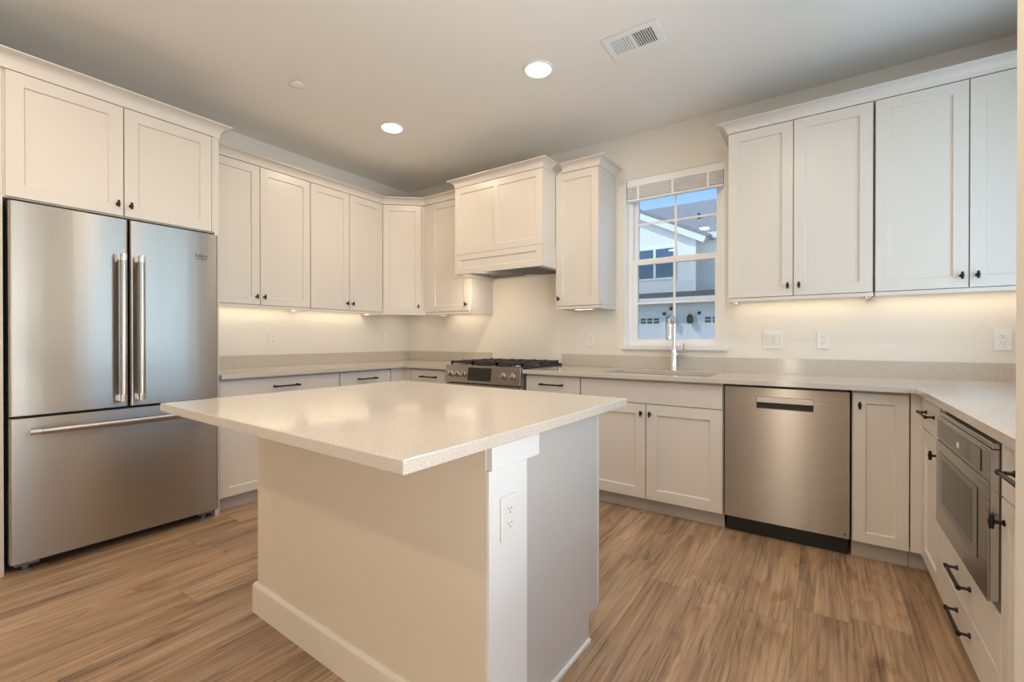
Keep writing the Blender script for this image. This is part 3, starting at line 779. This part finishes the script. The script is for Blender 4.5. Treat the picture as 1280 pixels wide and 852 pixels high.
def fridge():
    w = 0.905; yf = -0.673; yd = -0.598
    t = thing('refrigerator', 'large stainless steel french-door refrigerator with bottom freezer drawer', 'refrigerator', (0, -3.1418, 0), R(90))
    box('cabinet_case', GREYP, 0.006, w - 0.006, yd + 0.008, -0.03, 0.055, 1.795, t, 0.004)
    def panel(name, x0, x1, z0, z1, bulge=0.004):
        m = MB(); poly = [(x1, yd), (x0, yd)]; rr = 0.012; W = x1 - x0
        ds = [rr * (1 - math.cos(PI / 2 * k / 5)) for k in range(6)]
        xs_ = ds + [W * k / 8 for k in range(1, 8)] + [W - d for d in ds[::-1]]
        for x in xs_:
            e = min(x, W - x); q = x / W
            edge = 0 if e >= rr else rr - math.sqrt(max(0, rr * rr - (rr - e) ** 2))
            poly.append((x0 + x, yf + edge + bulge * (2 * q - 1) ** 2))
        # denser rounding at the two ends
        m.prism(poly, z0, z1); return m.build(name, STEELF, t, 0.002, 1)
    zs = 0.768
    ld = panel('left_door', 0.0, w / 2 - 0.0035, zs + 0.006, 1.812)
    rd = panel('right_door', w / 2 + 0.0035, w, zs + 0.006, 1.812)
    fd = panel('freezer_drawer', 0.0, w, 0.060, zs - 0.006)
    bar_handle('door_handle', (w / 2 - 0.040, yf, 0.810), (w / 2 - 0.040, yf, 1.612), (0, -0.058, 0), ld)
    bar_handle('door_handle', (w / 2 + 0.040, yf, 0.810), (w / 2 + 0.040, yf, 1.612), (0, -0.058, 0), rd)
    bar_handle('drawer_handle', (0.058, yf, 0.700), (w - 0.058, yf, 0.700), (0, -0.058, 0), fd)
    text_mesh('beko', 0.034, 0.0006, LOGO, rd, (0.775, yf - 0.0001, 1.655), (R(90), 0, R(0.6)), 'logo')
    box('logo_line', LOGO, 0.777, 0.838, yf + 0.0000, yf + 0.0030, 1.6425, 1.6465, rd)
    box('door_seal', BLACKP, 0.01, w - 0.01, yd + 0.002, yd + 0.0075, 0.062, 1.80, t)
    for x in (0.01, w - 0.06): box('hinge_cover', BLACKP, x, x + 0.05, yd - 0.03, yd + 0.05, 1.7955, 1.812, t, 0.003)
    box('base_grille', BLACKP, 0.02, w - 0.02, yd + 0.03, yd + 0.05, 0.012, 0.0545, t)
    for x in (0.03, w - 0.09):
        f = MB(); f.box(x - 0.01, x + 0.075, yf + 0.045, yd + 0.02, 0.034, 0.0545)
        f.lathe([(0.026, 0.0), (0.026, 0.008), (0.012, 0.010), (0.012, 0.034)], c=(x + 0.03, yf + 0.075, 0), n=18)
        f.build('foot', GREYP, t)
fridge()

# ------------------------------------------------------------------ range
def gas_range():
    x0, x1 = 1.186, 1.962; w = x1 - x0
    t = thing('gas_range', 'stainless slide-in gas range with five knobs and black grates', 'range', (x0, 0, 0))
    box('oven_body', GREYP, 0.004, w - 0.004, -0.625, -0.03, 0.06, 0.898, t)
    box('base_plinth', BLACKP, 0.01, w - 0.01, -0.57, -0.10, 0.0, 0.0595, t)
    top = MB(); top.box(0.0, w, -0.640, -0.028, 0.899, 0.926)
    top.build('cooktop', BLACKP, t, 0.003)
    # sloped control panel
    cp = MB(); cp.prism([(-0.640, 0.786), (-0.6405, 0.929), (-0.668, 0.929), (-0.690, 0.786)], 0.0, w, 'x'); cp.build('control_panel', STEEL, t, 0.003)
    def onp(z): return -0.690 + (z - 0.786) / (0.929 - 0.786) * 0.022
    tilt = math.atan2(0.022, 0.143)
    M = Matrix.Translation((0, onp(0.857), 0.857)) @ Matrix.Rotation(-tilt, 4, 'X')
    MB().box(0.255, 0.495, -0.003, 0.0, -0.050, 0.056).build('display', GLASSK, t, 0.001, 1, matrix=M)
    for kx in (0.060, 0.133, 0.206, 0.612, 0.698):
        k = MB(); k.lathe([(0.027, -0.0002), (0.027, -0.006), (0.021, -0.009), (0.021, -0.034), (0.018, -0.038), (0.0, -0.0385)], c=(kx, 0, 0), axis='y', n=24)
        ko = k.build('knob', STEELB, t, matrix=M)
        MB().box(kx - 0.002, kx + 0.002, -0.0400, -0.0386, 0.0, 0.018).build('pointer', SLOT, ko)
    d = box('oven_door', STEEL, 0.002, w - 0.002, -0.672, -0.6255, 0.215, 0.778, t, 0.004)
    box('oven_window', GLASSK, 0.13, w - 0.13, -0.674, -0.6725, 0.34, 0.64, d)
    bar_handle('oven_handle', (0.06, -0.672, 0.725), (w - 0.06, -0.672, 0.725), (0, -0.05, 0), d, 0.011)
    box('storage_drawer', STEEL, 0.002, w - 0.002, -0.668, -0.6255, 0.065, 0.209, t, 0.004)
    # burners
    for bx, by, br in ((0.16, -0.19, 0.038), (0.16, -0.48, 0.045), (w / 2, -0.33, 0.055), (w - 0.16, -0.19, 0.042), (w - 0.16, -0.48, 0.048)):
        b = MB().lathe([(br + 0.012, 0.9262), (br + 0.010, 0.934), (br, 0.936), (br, 0.944), (br - 0.005, 0.946)], c=(bx, by, 0), n=24)
        bo = b.build('burner', STEELB, t)
        MB().lathe([(br - 0.002, 0.9462), (br - 0.002, 0.953), (br - 0.010, 0.955)], c=(bx, by, 0), n=24).build('burner_cap', IRON, bo)
    # three cast-iron grates
    gw = (w - 0.03) / 3
    for i in range(3):
        a = 0.015 + i * gw + 0.002; b = a + gw - 0.004; g = MB(); zt, zb = 0.964, 0.944; bw = 0.007
        y0, y1 = -0.622, -0.040
        for x in (a + bw, b - bw): g.box(x - bw, x + bw, y0, y1, zb - 0.004, zt - 0.004)
        for y in (y0 + bw, y1 - bw, (y0 + y1) / 2): g.box(a, b, y - bw, y + bw, zb - 0.004, zt - 0.004)
        cx = (a + b) / 2
        for yc in (y0 + 0.145, y1 - 0.145):
            for q in (-1, 1):
                g.box(cx - bw, cx + bw, yc + q * 0.028, yc + q * 0.138, zb, zt)
                g.box(cx + q * 0.028, cx + q * (gw / 2 - 0.006), yc - bw, yc + bw, zb, zt)
                for r_ in (-1, 1):
                    p = [(cx + q * 0.030, yc + r_ * 0.030), (cx + q * (gw / 2 - 0.010), yc + r_ * 0.105)]
                    g.tube([(p[0][0], p[0][1], zt - 0.008), (p[1][0], p[1][1], zt - 0.008)], 0.007, 6, smooth=False)
        for x in (a + bw, b - bw):
            for y in (y0 + bw, y1 - bw, (y0 + y1) / 2): g.box(x - bw, x + bw, y - bw, y + bw, 0.9262, zt)
        g.build('grate', IRON, t)
    box('rear_trim', STEEL, 0.0, w, -0.0275, -0.006, 0.88, 0.935, t, 0.002)
gas_range()

# ------------------------------------------------------------------ dishwasher
def dishwasher():
    x0 = 3.3845; w = 0.598; yf = -0.618
    t = thing('dishwasher', 'stainless steel dishwasher with pocket handle and black kick plate', 'dishwasher', (x0, 0, 0))
    box('tub', GREYP, 0.006, w - 0.006, -0.585, -0.03, 0.10, 0.872, t)
    # door with a pocket cut out
    px0, px1, pz0, pz1 = 0.166, 0.441, 0.750, 0.820
    zt, zb = 0.868, 0.100
    m = MB(); yb = -0.5855
    xs = [0, px0, px1, w]; zs = [zb, pz0, pz1, zt]
    for i in range(3):
        for j in range(3):
            if i == 1 and j == 1: continue
            m.add([(xs[i], yf, zs[j]), (xs[i + 1], yf, zs[j]), (xs[i + 1], yf, zs[j + 1]), (xs[i], yf, zs[j + 1])], [(0, 1, 2, 3)])
    m.add([(0, yf, zb), (w, yf, zb), (w, yf, zt), (0, yf, zt), (0, yb, zb), (w, yb, zb), (w, yb, zt), (0, yb, zt)], [(4, 7, 6, 5), (0, 4, 5, 1), (1, 5, 6, 2), (2, 6, 7, 3), (3, 7, 4, 0)])
    yr = yf + 0.022
    m.add([(px0, yf, pz0), (px1, yf, pz0), (px1, yf, pz1), (px0, yf, pz1), (px0, yr, pz0), (px1, yr, pz0), (px1, yr, pz1), (px0, yr, pz1)],
          [(0, 1, 5, 4), (1, 2, 6, 5), (2, 3, 7, 6), (3, 0, 4, 7), (4, 5, 6, 7)])
    d = m.build('door', STEEL, t)
    MB().prism([(yf - 0.0015, pz0 + 0.036), (yf + 0.003, pz0 + 0.034), (yr - 0.001, pz1 - 0.003), (yf - 0.0015, pz1 - 0.0015)], px0 + 0.0015, px1 - 0.0015, 'x').build('pocket_handle', STEELB, d, 0.001, 1)
    box('pocket_recess', BLACKP, px0 + 0.001, px1 - 0.001, yr - 0.002, yr - 0.0003, pz0 + 0.001, pz0 + 0.036, d)
    MB().lathe([(0.007, -0.0004), (0.007, -0.0010)], c=(0.578, yf, 0.123), axis='y', n=16).build('green_sticker', LEDGR, d)
    box('kick_plate', BLACKP, 0.004, w - 0.004, -0.565, -0.55, 0.0, 0.099, t)
dishwasher()

# ------------------------------------------------------------------ built-in microwave
def microwave():
    # local frame as for the right run: x along the run (towards the camera), front -y
    t = thing('microwave_oven', 'built-in stainless microwave with dark glass door below the right counter', 'microwave', (XR, -1.033, 0), R(-90))
    a, b = 0.085, 0.764; f = -(RDp + 0.022); zb, zt = 0.425, 0.862
    box('oven_case', GREYP, a + 0.006, b - 0.002, -(RDp - 0.001), -0.12, 0.402, zt - 0.004, t)
    box('side_trim', STEELB, a + 0.003, b, f + 0.003, -(RDp + 0.0005), zb + 0.004, zt - 0.018, t, 0.001, 1)
    cpm = box('control_panel', STEEL, a, b, f, f + 0.0028, 0.758, zt - 0.022, t, 0.001, 1)
    box('display', GLASSK, a + 0.03, b - 0.075, f - 0.0018, f - 0.0002, 0.766, zt - 0.032, cpm)
    box('start_key', PLASTIC, a + 0.33, a + 0.36, f - 0.0024, f - 0.0019, 0.782, 0.800, cpm)
    d = box('door', STEEL, a, b, f - 0.002, f + 0.0025, zb, 0.750, t, 0.001, 1)
    box('door_glass', GLASSK, a + 0.055, b - 0.10, f - 0.0036, f - 0.0021, 0.505, 0.712, d)
    ml = MB()
    gx0, gx1, gz0, gz1 = a + 0.115, b - 0.155, 0.530, 0.690
    ml.box(gx0, gx1, f - 0.0041, f - 0.0037, gz0, gz1); ml.build('window_mesh', simple('microwave_mesh', (0.045, 0.040, 0.034), 0.25), d)
    # top vent grille slats
    v = MB()
    v.box(a, b, f + 0.006, -(RDp + 0.0005), zt - 0.016, zt); v.build('top_vent', STEELB, t, 0.001, 1)
microwave()

# ------------------------------------------------------------------ island
TH = -0.0265
IO = (3.2, -2.9)
def island():
    t = thing('kitchen_island', 'painted kitchen island with wide baseboard and a low wall at the front', 'island', (IO[0], IO[1], 0), TH)
    xl, xr, yf, yb = -1.306, -0.065, 0.266, 0.438
    box('knee_wall', KNEE, xl, xr, yf, yb, 0.0, 0.8835, t, 0.002)
    box('end_casing', TRIMW, xr + 0.0002, xr + 0.012, yf - 0.001, yb + 0.002, 0.0, 0.804, t, 0.001, 1)
    box('end_block', TRIMW, xr + 0.0002, xr + 0.020, yf + 0.002, yb + 0.055, 0.8045, 0.8832, t, 0.001, 1)
    bb = sweep([(xl, yb + 0.02), (xl, yf), (xr + 0.0, yf)][::-1][::-1], [(0.0003, 0.0), (0.015, 0.0), (0.015, 0.112), (0.011, 0.120), (0.006, 0.126), (0.0003, 0.126)])
    bb.build('baseboard', BASEB, t)
    cs = xr - 0.027; y1 = 0.988
    c = MB(); c.box(xl + 0.02, cs, yb + 0.0005, y1, 0.095, 0.8835); c.box(xl + 0.02, cs, yb + 0.0005, y1 - 0.072, 0.0, 0.095)
    c.build('cabinet_body', SIDEP, t)
    box('shoe_molding', TRIMW, cs + 0.0003, cs + 0.012, yb + 0.003, y1 - 0.074, 0.0, 0.016, t, 0.003)
    # doors on the far side
    n = 3; dx = (cs - xl - 0.02) / n
    for i in range(n):
        a = xl + 0.02 + i * dx; b = a + dx
        m = MB().shaker(-b + GAP, -a - GAP, 0.098, 0.868, -(y1 + 0.024), 0.022)
        o = m.build('door', PAINT, t, 0.001, 1); o.rotation_euler = (0, 0, PI)
        knob(o, -a - 0.029 if i % 2 else -b + 0.029, -(y1 + 0.024), 0.80)
island()
isl_top = MB().box(-1.325, 0.0015, -0.065, 1.062, 0.884, 0.914).build('island_countertop', QUARTZ, None, 0.0025, 2)
isl_top.location = (IO[0], IO[1], 0); isl_top.rotation_euler = (0, 0, TH)
tag(isl_top, 'large pale quartz worktop overhanging the kitchen island', 'countertop')

# ------------------------------------------------------------------ outlets and switches
def outlet(label, loc, rz, sw=0, big=1.0):
    t = thing('wall_switch' if sw else 'power_outlet', label, 'switch' if sw else 'outlet', loc, rz, None if sw else 'white power outlets')
    w = 0.117 if sw else 0.071; h = 0.117
    MB().box(-w / 2, w / 2, -0.006, -0.0004, -h / 2, h / 2).build('cover_plate', PLASTIC, t, 0.0022, 2)
    if sw:
        for sx in (-0.023, 0.023):
            MB().prism([(-0.0065, -0.033), (-0.0062, -0.033), (-0.0062, 0.033), (-0.0105, 0.033)], sx - 0.0165, sx + 0.0165, 'x').build('rocker', PLASTIC, t, 0.0006, 1)
        sl = MB()
        for sx in (-0.023, 0.023): sl.box(sx - 0.018, sx + 0.018, -0.0064, -0.0061, -0.0345, 0.0345)
        sl.build('rocker_gap', simple('switch_gap', (0.45, 0.43, 0.41), 0.5), t)
    else:
        for sz in (-0.0195, 0.0195):
            m = MB(); pl = []
            for k in range(24):
                q = 2 * PI * k / 24; x, z = 0.0172 * math.cos(q), 0.0172 * math.sin(q)
                pl.append((x, sz + max(-0.0142, min(0.0142, z))))
            m.prism(pl[::-1], -0.0082, -0.0061, 'y'); r_ = m.build('receptacle', PLASTIC, t, 0.0006, 1)
            s = MB(); s.box(-0.0075, -0.0055, -0.0086, -0.0083, sz + 0.000, sz + 0.008); s.box(0.0055, 0.0075, -0.0086, -0.0083, sz + 0.001, sz + 0.0075)
            s.lathe([(0.0026, -0.0083), (0.0026, -0.0086)], c=(0, 0, sz - 0.006), axis='y', n=10); s.build('slots', SLOT, r_)
        MB().lathe([(0.003, -0.0061), (0.003, -0.0070)], axis='y', n=10).build('screw', PLASTIC, t)
    return t
outlet('white wall outlet on the back wall between the corner and the range', (0.568, 0, 1.144), 0)
outlet('white wall outlet on the back wall between range and window', (2.238, 0, 1.144), 0)
outlet('white double rocker switch on the wall right of the window', (3.586, 0, 1.140), 0, sw=2)
outlet('white wall outlet above the dishwasher, right of the double switch', (3.868, 0, 1.142), 0)
outlet('white wall outlet at the far right end of the back wall', (4.678, 0, 1.144), 0)
outlet('white wall outlet on the left wall nearer the refrigerator', (0, -1.538, 1.150), R(90))
outlet('white wall outlet on the left wall close to the room corner', (0, -0.325, 1.150), R(90))
ti = outlet('white outlet on the end of the kitchen island', (0, 0, 0), R(90) + TH)
lx, ly = -0.065 + 0.0122, 0.346
ti.location = (IO[0] + lx * math.cos(TH) - ly * math.sin(TH), IO[1] + lx * math.sin(TH) + ly * math.cos(TH), 0.664)

# ------------------------------------------------------------------ ceiling fixtures
def downlight(label, x, y, k=1.0):
    t = thing('recessed_light', label, 'ceiling light', (x, y, H), 0, 'recessed ceiling lights')
    MB().lathe([(0.079, -0.0003), (0.093, -0.0003), (0.093, -0.003), (0.088, -0.008), (0.083, -0.010), (0.079, -0.009)], n=40).build('trim_ring', VENTW, t)
    MB().lathe([(0.078, -0.0004), (0.078, -0.009), (0.050, -0.0115), (0.004, -0.0120)], n=36).build('lens', LENS, t)
    l = lamp('lamp_light', 'AREA', (0, 0, -0.016), RECESSED_W * k, WARM, aim=(0, 0, -1), shape='DISK', size=0.13)
    l.parent = t
    return t
downlight('lit recessed ceiling light further from the window, above the left counter side', 1.097, -1.183)
downlight('lit recessed ceiling light nearer the air vent', 2.430, -1.190)
for x, y, k, where in ((1.25, -3.45, 0.6, 'over the floor in front of the refrigerator'), (2.43, -3.3, 1.0, 'added out of view over the overhang of the island'),  # the one over the overhang is added for its light
                       (3.66, -2.15, 1.4, 'over the aisle facing the dishwasher'), (1.6, -4.7, 1.2, 'far behind the island on the left'),
                       (3.2, -4.7, 1.2, 'far behind the island on the right')):
    downlight('lit recessed ceiling light ' + where, x, y, k)
def vent():
    t = thing('air_vent', 'white rectangular air vent with slotted grille on the ceiling', 'vent', (3.003, -1.118, H), 0)
    w, d = 0.152, 0.100
    ix0, ix1, iy = 0.118, 0.118, 0.066
    f = MB()
    f.box(-w, -ix0, -d, d, -0.008, -0.0004); f.box(ix1, w, -d, d, -0.008, -0.0004); f.box(-ix0, ix1, -d, -iy, -0.008, -0.0004); f.box(-ix0, ix1, iy, d, -0.008, -0.0004)
    f.box(-0.006, 0.006, -iy, iy, -0.008, -0.0004)
    f.build('vent_frame', VENTW, t, 0.002)
    box('duct_throat', SLOT, -ix0, ix1, -iy, iy, -0.0015, -0.0005, t)
    for side in (-1, 1):
        m = MB()
        for k in range(9):
            x = side * (0.014 + k * 0.0125)
            dx = 0.0030 if side < 0 else -0.0056
            m.add([(x, -iy, -0.0075), (x + dx, -iy, -0.002), (x + dx, iy, -0.002), (x, iy, -0.0075),
                   (x + 0.0045, -iy, -0.0075), (x + dx + 0.0045, -iy, -0.002), (x + dx + 0.0045, iy, -0.002), (x + 0.0045, iy, -0.0075)],
                  [(0, 1, 2, 3), (7, 6, 5, 4), (0, 4, 5, 1), (1, 5, 6, 2), (2, 6, 7, 3), (3, 7, 4, 0)])
        m.build('louver', VENTW, t)
        if side == 1:
            c = MB()
            for k in range(6): c.box(0.014, 0.118, -iy + 0.012 + k * 0.021, -iy + 0.0155 + k * 0.021, -0.0035, -0.0018)
            c.build('damper', GREYP, t)
vent()
t = thing('sprinkler_cover', 'small round white sprinkler cover plate on the ceiling', 'sprinkler', (1.070, -1.936, H))
MB().lathe([(0.028, -0.0004), (0.028, -0.012), (0.042, -0.0125), (0.042, -0.016), (0.038, -0.018), (0.004, -0.0185)], n=32).build('cover_plate', VENTW, t)

# ------------------------------------------------------------------ lights under the wall cabinets
def undercab(label, loc, rz, L, depth):
    t = thing('under_cabinet_light', label, 'light', loc, rz, 'strip lights under the wall cabinets')
    z = -0.0007
    MB().box(-L / 2, L / 2, -0.014, 0.014, z - depth, z).build('housing', PLASTIC, t, 0.001, 1)
    MB().box(-L / 2 + 0.006, L / 2 - 0.006, -0.010, 0.010, z - depth - 0.001, z - depth - 0.0001).build('lens', LENS2, t)
    l = lamp('lamp_light', 'AREA', (0, 0, z - depth - 0.003), UNDERCAB_W * L, (1.0, 0.80, 0.56), aim=(0, 0, -1), shape='RECTANGLE', size=L, size_y=0.02)
    l.rotation_euler = (0, 0, 0); l.parent = t
ZL = UB + 0.0115
undercab('warm strip light under the left wall cabinet beside the refrigerator', (0.08, -1.79, ZL), R(90), 0.79, 0.005)
undercab('warm strip light under the left wall cabinet next to the corner', (0.08, -0.99, ZL), R(90), 0.73, 0.005)
undercab('warm strip light under the angled corner cabinet', (0.22, -0.22, ZL), R(45), 0.26, 0.005)
undercab('warm strip light under the cabinet left of the range', (0.88, -0.09, ZL), 0, 0.46, 0.005)
undercab('warm light under the narrow cabinet between hood and window', (2.265, -0.20, ZL), 0, 0.16, 0.034)
undercab('warm strip light under the cabinet right of the window', (3.73, -0.09, ZL), 0, 0.71, 0.005)
undercab('warm strip light under the cabinet at the far right', (4.49, -0.09, ZL), 0, 0.75, 0.005)

# ------------------------------------------------------------------ window blind (raised)
def blind():
    t = thing('window_blind', 'white slatted blind pulled up to the top of the sink window', 'blind', ((WX0 + WX1) / 2, 0.045, WZ1 - 0.0005), 0)
    w = (WX1 - WX0) / 2 - 0.009
    MB().box(-w, w, -0.022, -0.008, -0.064, -0.0005).build('valance', BLINDM, t, 0.003)
    MB().box(-w, w, -0.0075, 0.024, -0.045, -0.0005).build('head_rail', BLINDM, t, 0.001, 1)
    rnd = random.Random(4)
    for k in range(9):
        z = -0.0730 - k * 0.0104
        dy = rnd.uniform(-0.0015, 0.0015)
        MB().prism([(-0.020 + dy, z), (0.0 + dy, z + 0.0018), (0.020 + dy, z), (0.020 + dy, z + 0.0058), (0.0 + dy, z + 0.0070), (-0.020 + dy, z + 0.0058)], -w + 0.006, w - 0.006, 'x').build('slat', BLINDM, t)
    MB().box(-w + 0.004, w - 0.004, -0.022, 0.022, -0.180, -0.1635).build('bottom_rail', BLINDM, t, 0.003)
    m = MB()
    for x in (-w + 0.095, 0.0, w - 0.11): m.box(x - 0.009, x + 0.009, -0.0235, -0.0225, -0.172, -0.064)
    m.build('ladder_tape', BLINDM, t)
blind()

# ------------------------------------------------------------------ outdoors: the house across the drive
o = struct('ground', DRIVE, (-40, 40, 0.4, 60, -0.5, -0.35)); 
def neighbour():
    Y = 16.0
    t = thing('neighbor_house', 'white-sided two-storey house with grey roof seen through the window', 'house', (0, 0, 0))
    zg = -0.35
    # gable wing: pentagon front wall, peak to the left
    px, pz, ex, ez = -5.4, 7.98, -0.42, 5.48
    MB().prism([(-10.4, zg), (ex, zg), (ex, ez), (px, pz), (-10.4, ez)], Y, Y + 4.5, 'y').build('gable_wall', BATTEN, t)
    # lap-sided band below the gable window
    box('siding_band', LAP, -10.38, ex - 0.02, Y - 0.03, Y - 0.002, 3.04, 3.62, t)
    # rake boards
    def rake(x0, z0, x1, z1, name, th, up, mat, y0, y1):
        d = Vector((x1 - x0, z1 - z0)).normalized(); n = Vector((-d.y, d.x)); n = n if n.y > 0 else -n
        a, b = Vector((x0, z0)) + n * up, Vector((x1, z1)) + n * up
        MB().prism([tuple(a), tuple(b), tuple(b + n * th), tuple(a + n * th)], y0, y1, 'y').build(name, mat, t)
    rake(px, pz, ex + 0.45, ez - 0.226, 'rake_board', 0.26, -0.24, EXTTRIM, Y - 0.30, Y - 0.12)
    rake(px, pz, ex + 0.55, ez - 0.276, 'gable_roof', 0.12, 0.03, SHINGLE, Y - 0.34, Y + 4.5)
    rake(-10.9, ez - 0.251, px, pz, 'gable_roof', 0.12, 0.03, SHINGLE, Y - 0.34, Y + 4.5)
    # right wing wall, set back
    box('side_wall', LAP, ex - 0.01, 9.0, Y + 0.5, Y + 5.0, zg, 5.50, t)
    box('corner_board', EXTTRIM, ex - 0.10, ex + 0.012, Y - 0.035, Y + 0.02, 3.05, ez - 0.1, t)
    box('fascia', EXTTRIM, -0.30, 9.2, Y + 0.12, Y + 0.20, 5.26, 5.50, t)
    box('soffit', EXTTRIM, -0.30, 9.2, Y + 0.20, Y + 0.52, 5.30, 5.34, t)
    # main roof
    MB().add([(-11, Y + 0.12, 5.50), (9.4, Y + 0.12, 5.50), (9.4, Y + 4.6, 8.10), (-11, Y + 4.6, 8.10), (-11, Y + 9.1, 5.50), (9.4, Y + 9.1, 5.50)],
             [(0, 1, 2, 3), (3, 2, 5, 4), (0, 4, 5, 1), (0, 3, 4), (1, 5, 2)]).build('main_roof', SHINGLE, t)
    for x, y_, s in ((-0.72, Y + 2.0, 0.1), (0.05, Y + 2.4, 0.16)):
        z = 5.50 + (y_ - Y - 0.12) * 2.6 / 4.48
        MB().box(x - s * 0.4, x + s * 0.4, y_ - 0.1, y_ + 0.1, z - 0.05, z + 0.22).build('roof_vent', simple('vent_dark', (0.05, 0.05, 0.06), 0.6), t)
    # upper windows
    def win(x0, x1, z0, z1, y, nm=1):
        fr = MB(); fr.box(x0 - 0.09, x1 + 0.09, y - 0.05, y - 0.002, z0 - 0.09, z1 + 0.09)
        wf = fr.build('window', EXTTRIM, t)
        box('pane', EXTGLASS, x0, x1, y - 0.06, y - 0.051, z0, z1, wf)
        g = MB()
        for k in range(1, nm): g.box(x0 + (x1 - x0) * k / nm - 0.05, x0 + (x1 - x0) * k / nm + 0.05, y - 0.075, y - 0.061, z0, z1)
        if nm > 1: g.build('mullion', EXTTRIM, wf)
    win(-2.86, -1.30, 3.78, 5.00, Y, 2)
    win(0.50, 1.3, 4.0, 4.95, Y + 0.5, 1)
    # pent roof band above the garages
    MB().prism([(Y - 0.62, 2.80), (Y - 0.03, 2.80), (Y - 0.03, 3.14), (Y - 0.62, 2.86)], -10.5, 9.0, 'x').build('pent_roof', SHINGLED, t)
    box('pent_fascia', EXTTRIM, -10.5, 9.0, Y - 0.66, Y - 0.625, 2.62, 2.86, t)
    box('garage_wall', BATTEN, -10.45, 8.9, Y - 0.20, Y - 0.035, zg, 2.795, t)
    for x0, x1 in ((-4.2, -1.68), (-0.16, 2.4)):
        d = box('garage_door', GARAGE, x0, x1, Y - 0.235, Y - 0.202, zg, 2.15, t)
        fr = MB(); fr.box(x0 - 0.12, x0, Y - 0.25, Y - 0.202, zg, 2.27); fr.box(x1, x1 + 0.12, Y - 0.25, Y - 0.202, zg, 2.27); fr.box(x0 - 0.12, x1 + 0.12, Y - 0.25, Y - 0.202, 2.15, 2.27)
        fr.build('door_casing', EXTTRIM, d)
        n = 8
        for i in range(n):
            a = x0 + 0.12 + i * (x1 - x0 - 0.24) / n
            m = MB()
            for z in (1.815, 1.945): m.box(a + 0.03, a + (x1 - x0 - 0.24) / n - 0.03, Y - 0.240, Y - 0.2352, z, z + 0.10)
            m.build('pane', EXTPANE, d)
    for x in (-1.33, -0.56):
        m = MB(); m.lathe([(0.05, 0.0), (0.12, 0.05), (0.12, 0.26), (0.14, 0.28), (0.02, 0.40)], c=(x, Y - 0.36, 1.78), n=10)
        m.box(x - 0.05, x + 0.05, Y - 0.36, Y - 0.203, 1.98, 2.06); m.build('lantern', BLACKM, t)
    box('camera_box', BLACKM, -1.38, -1.28, Y - 0.30, Y - 0.203, 2.36, 2.50, t)
neighbour()
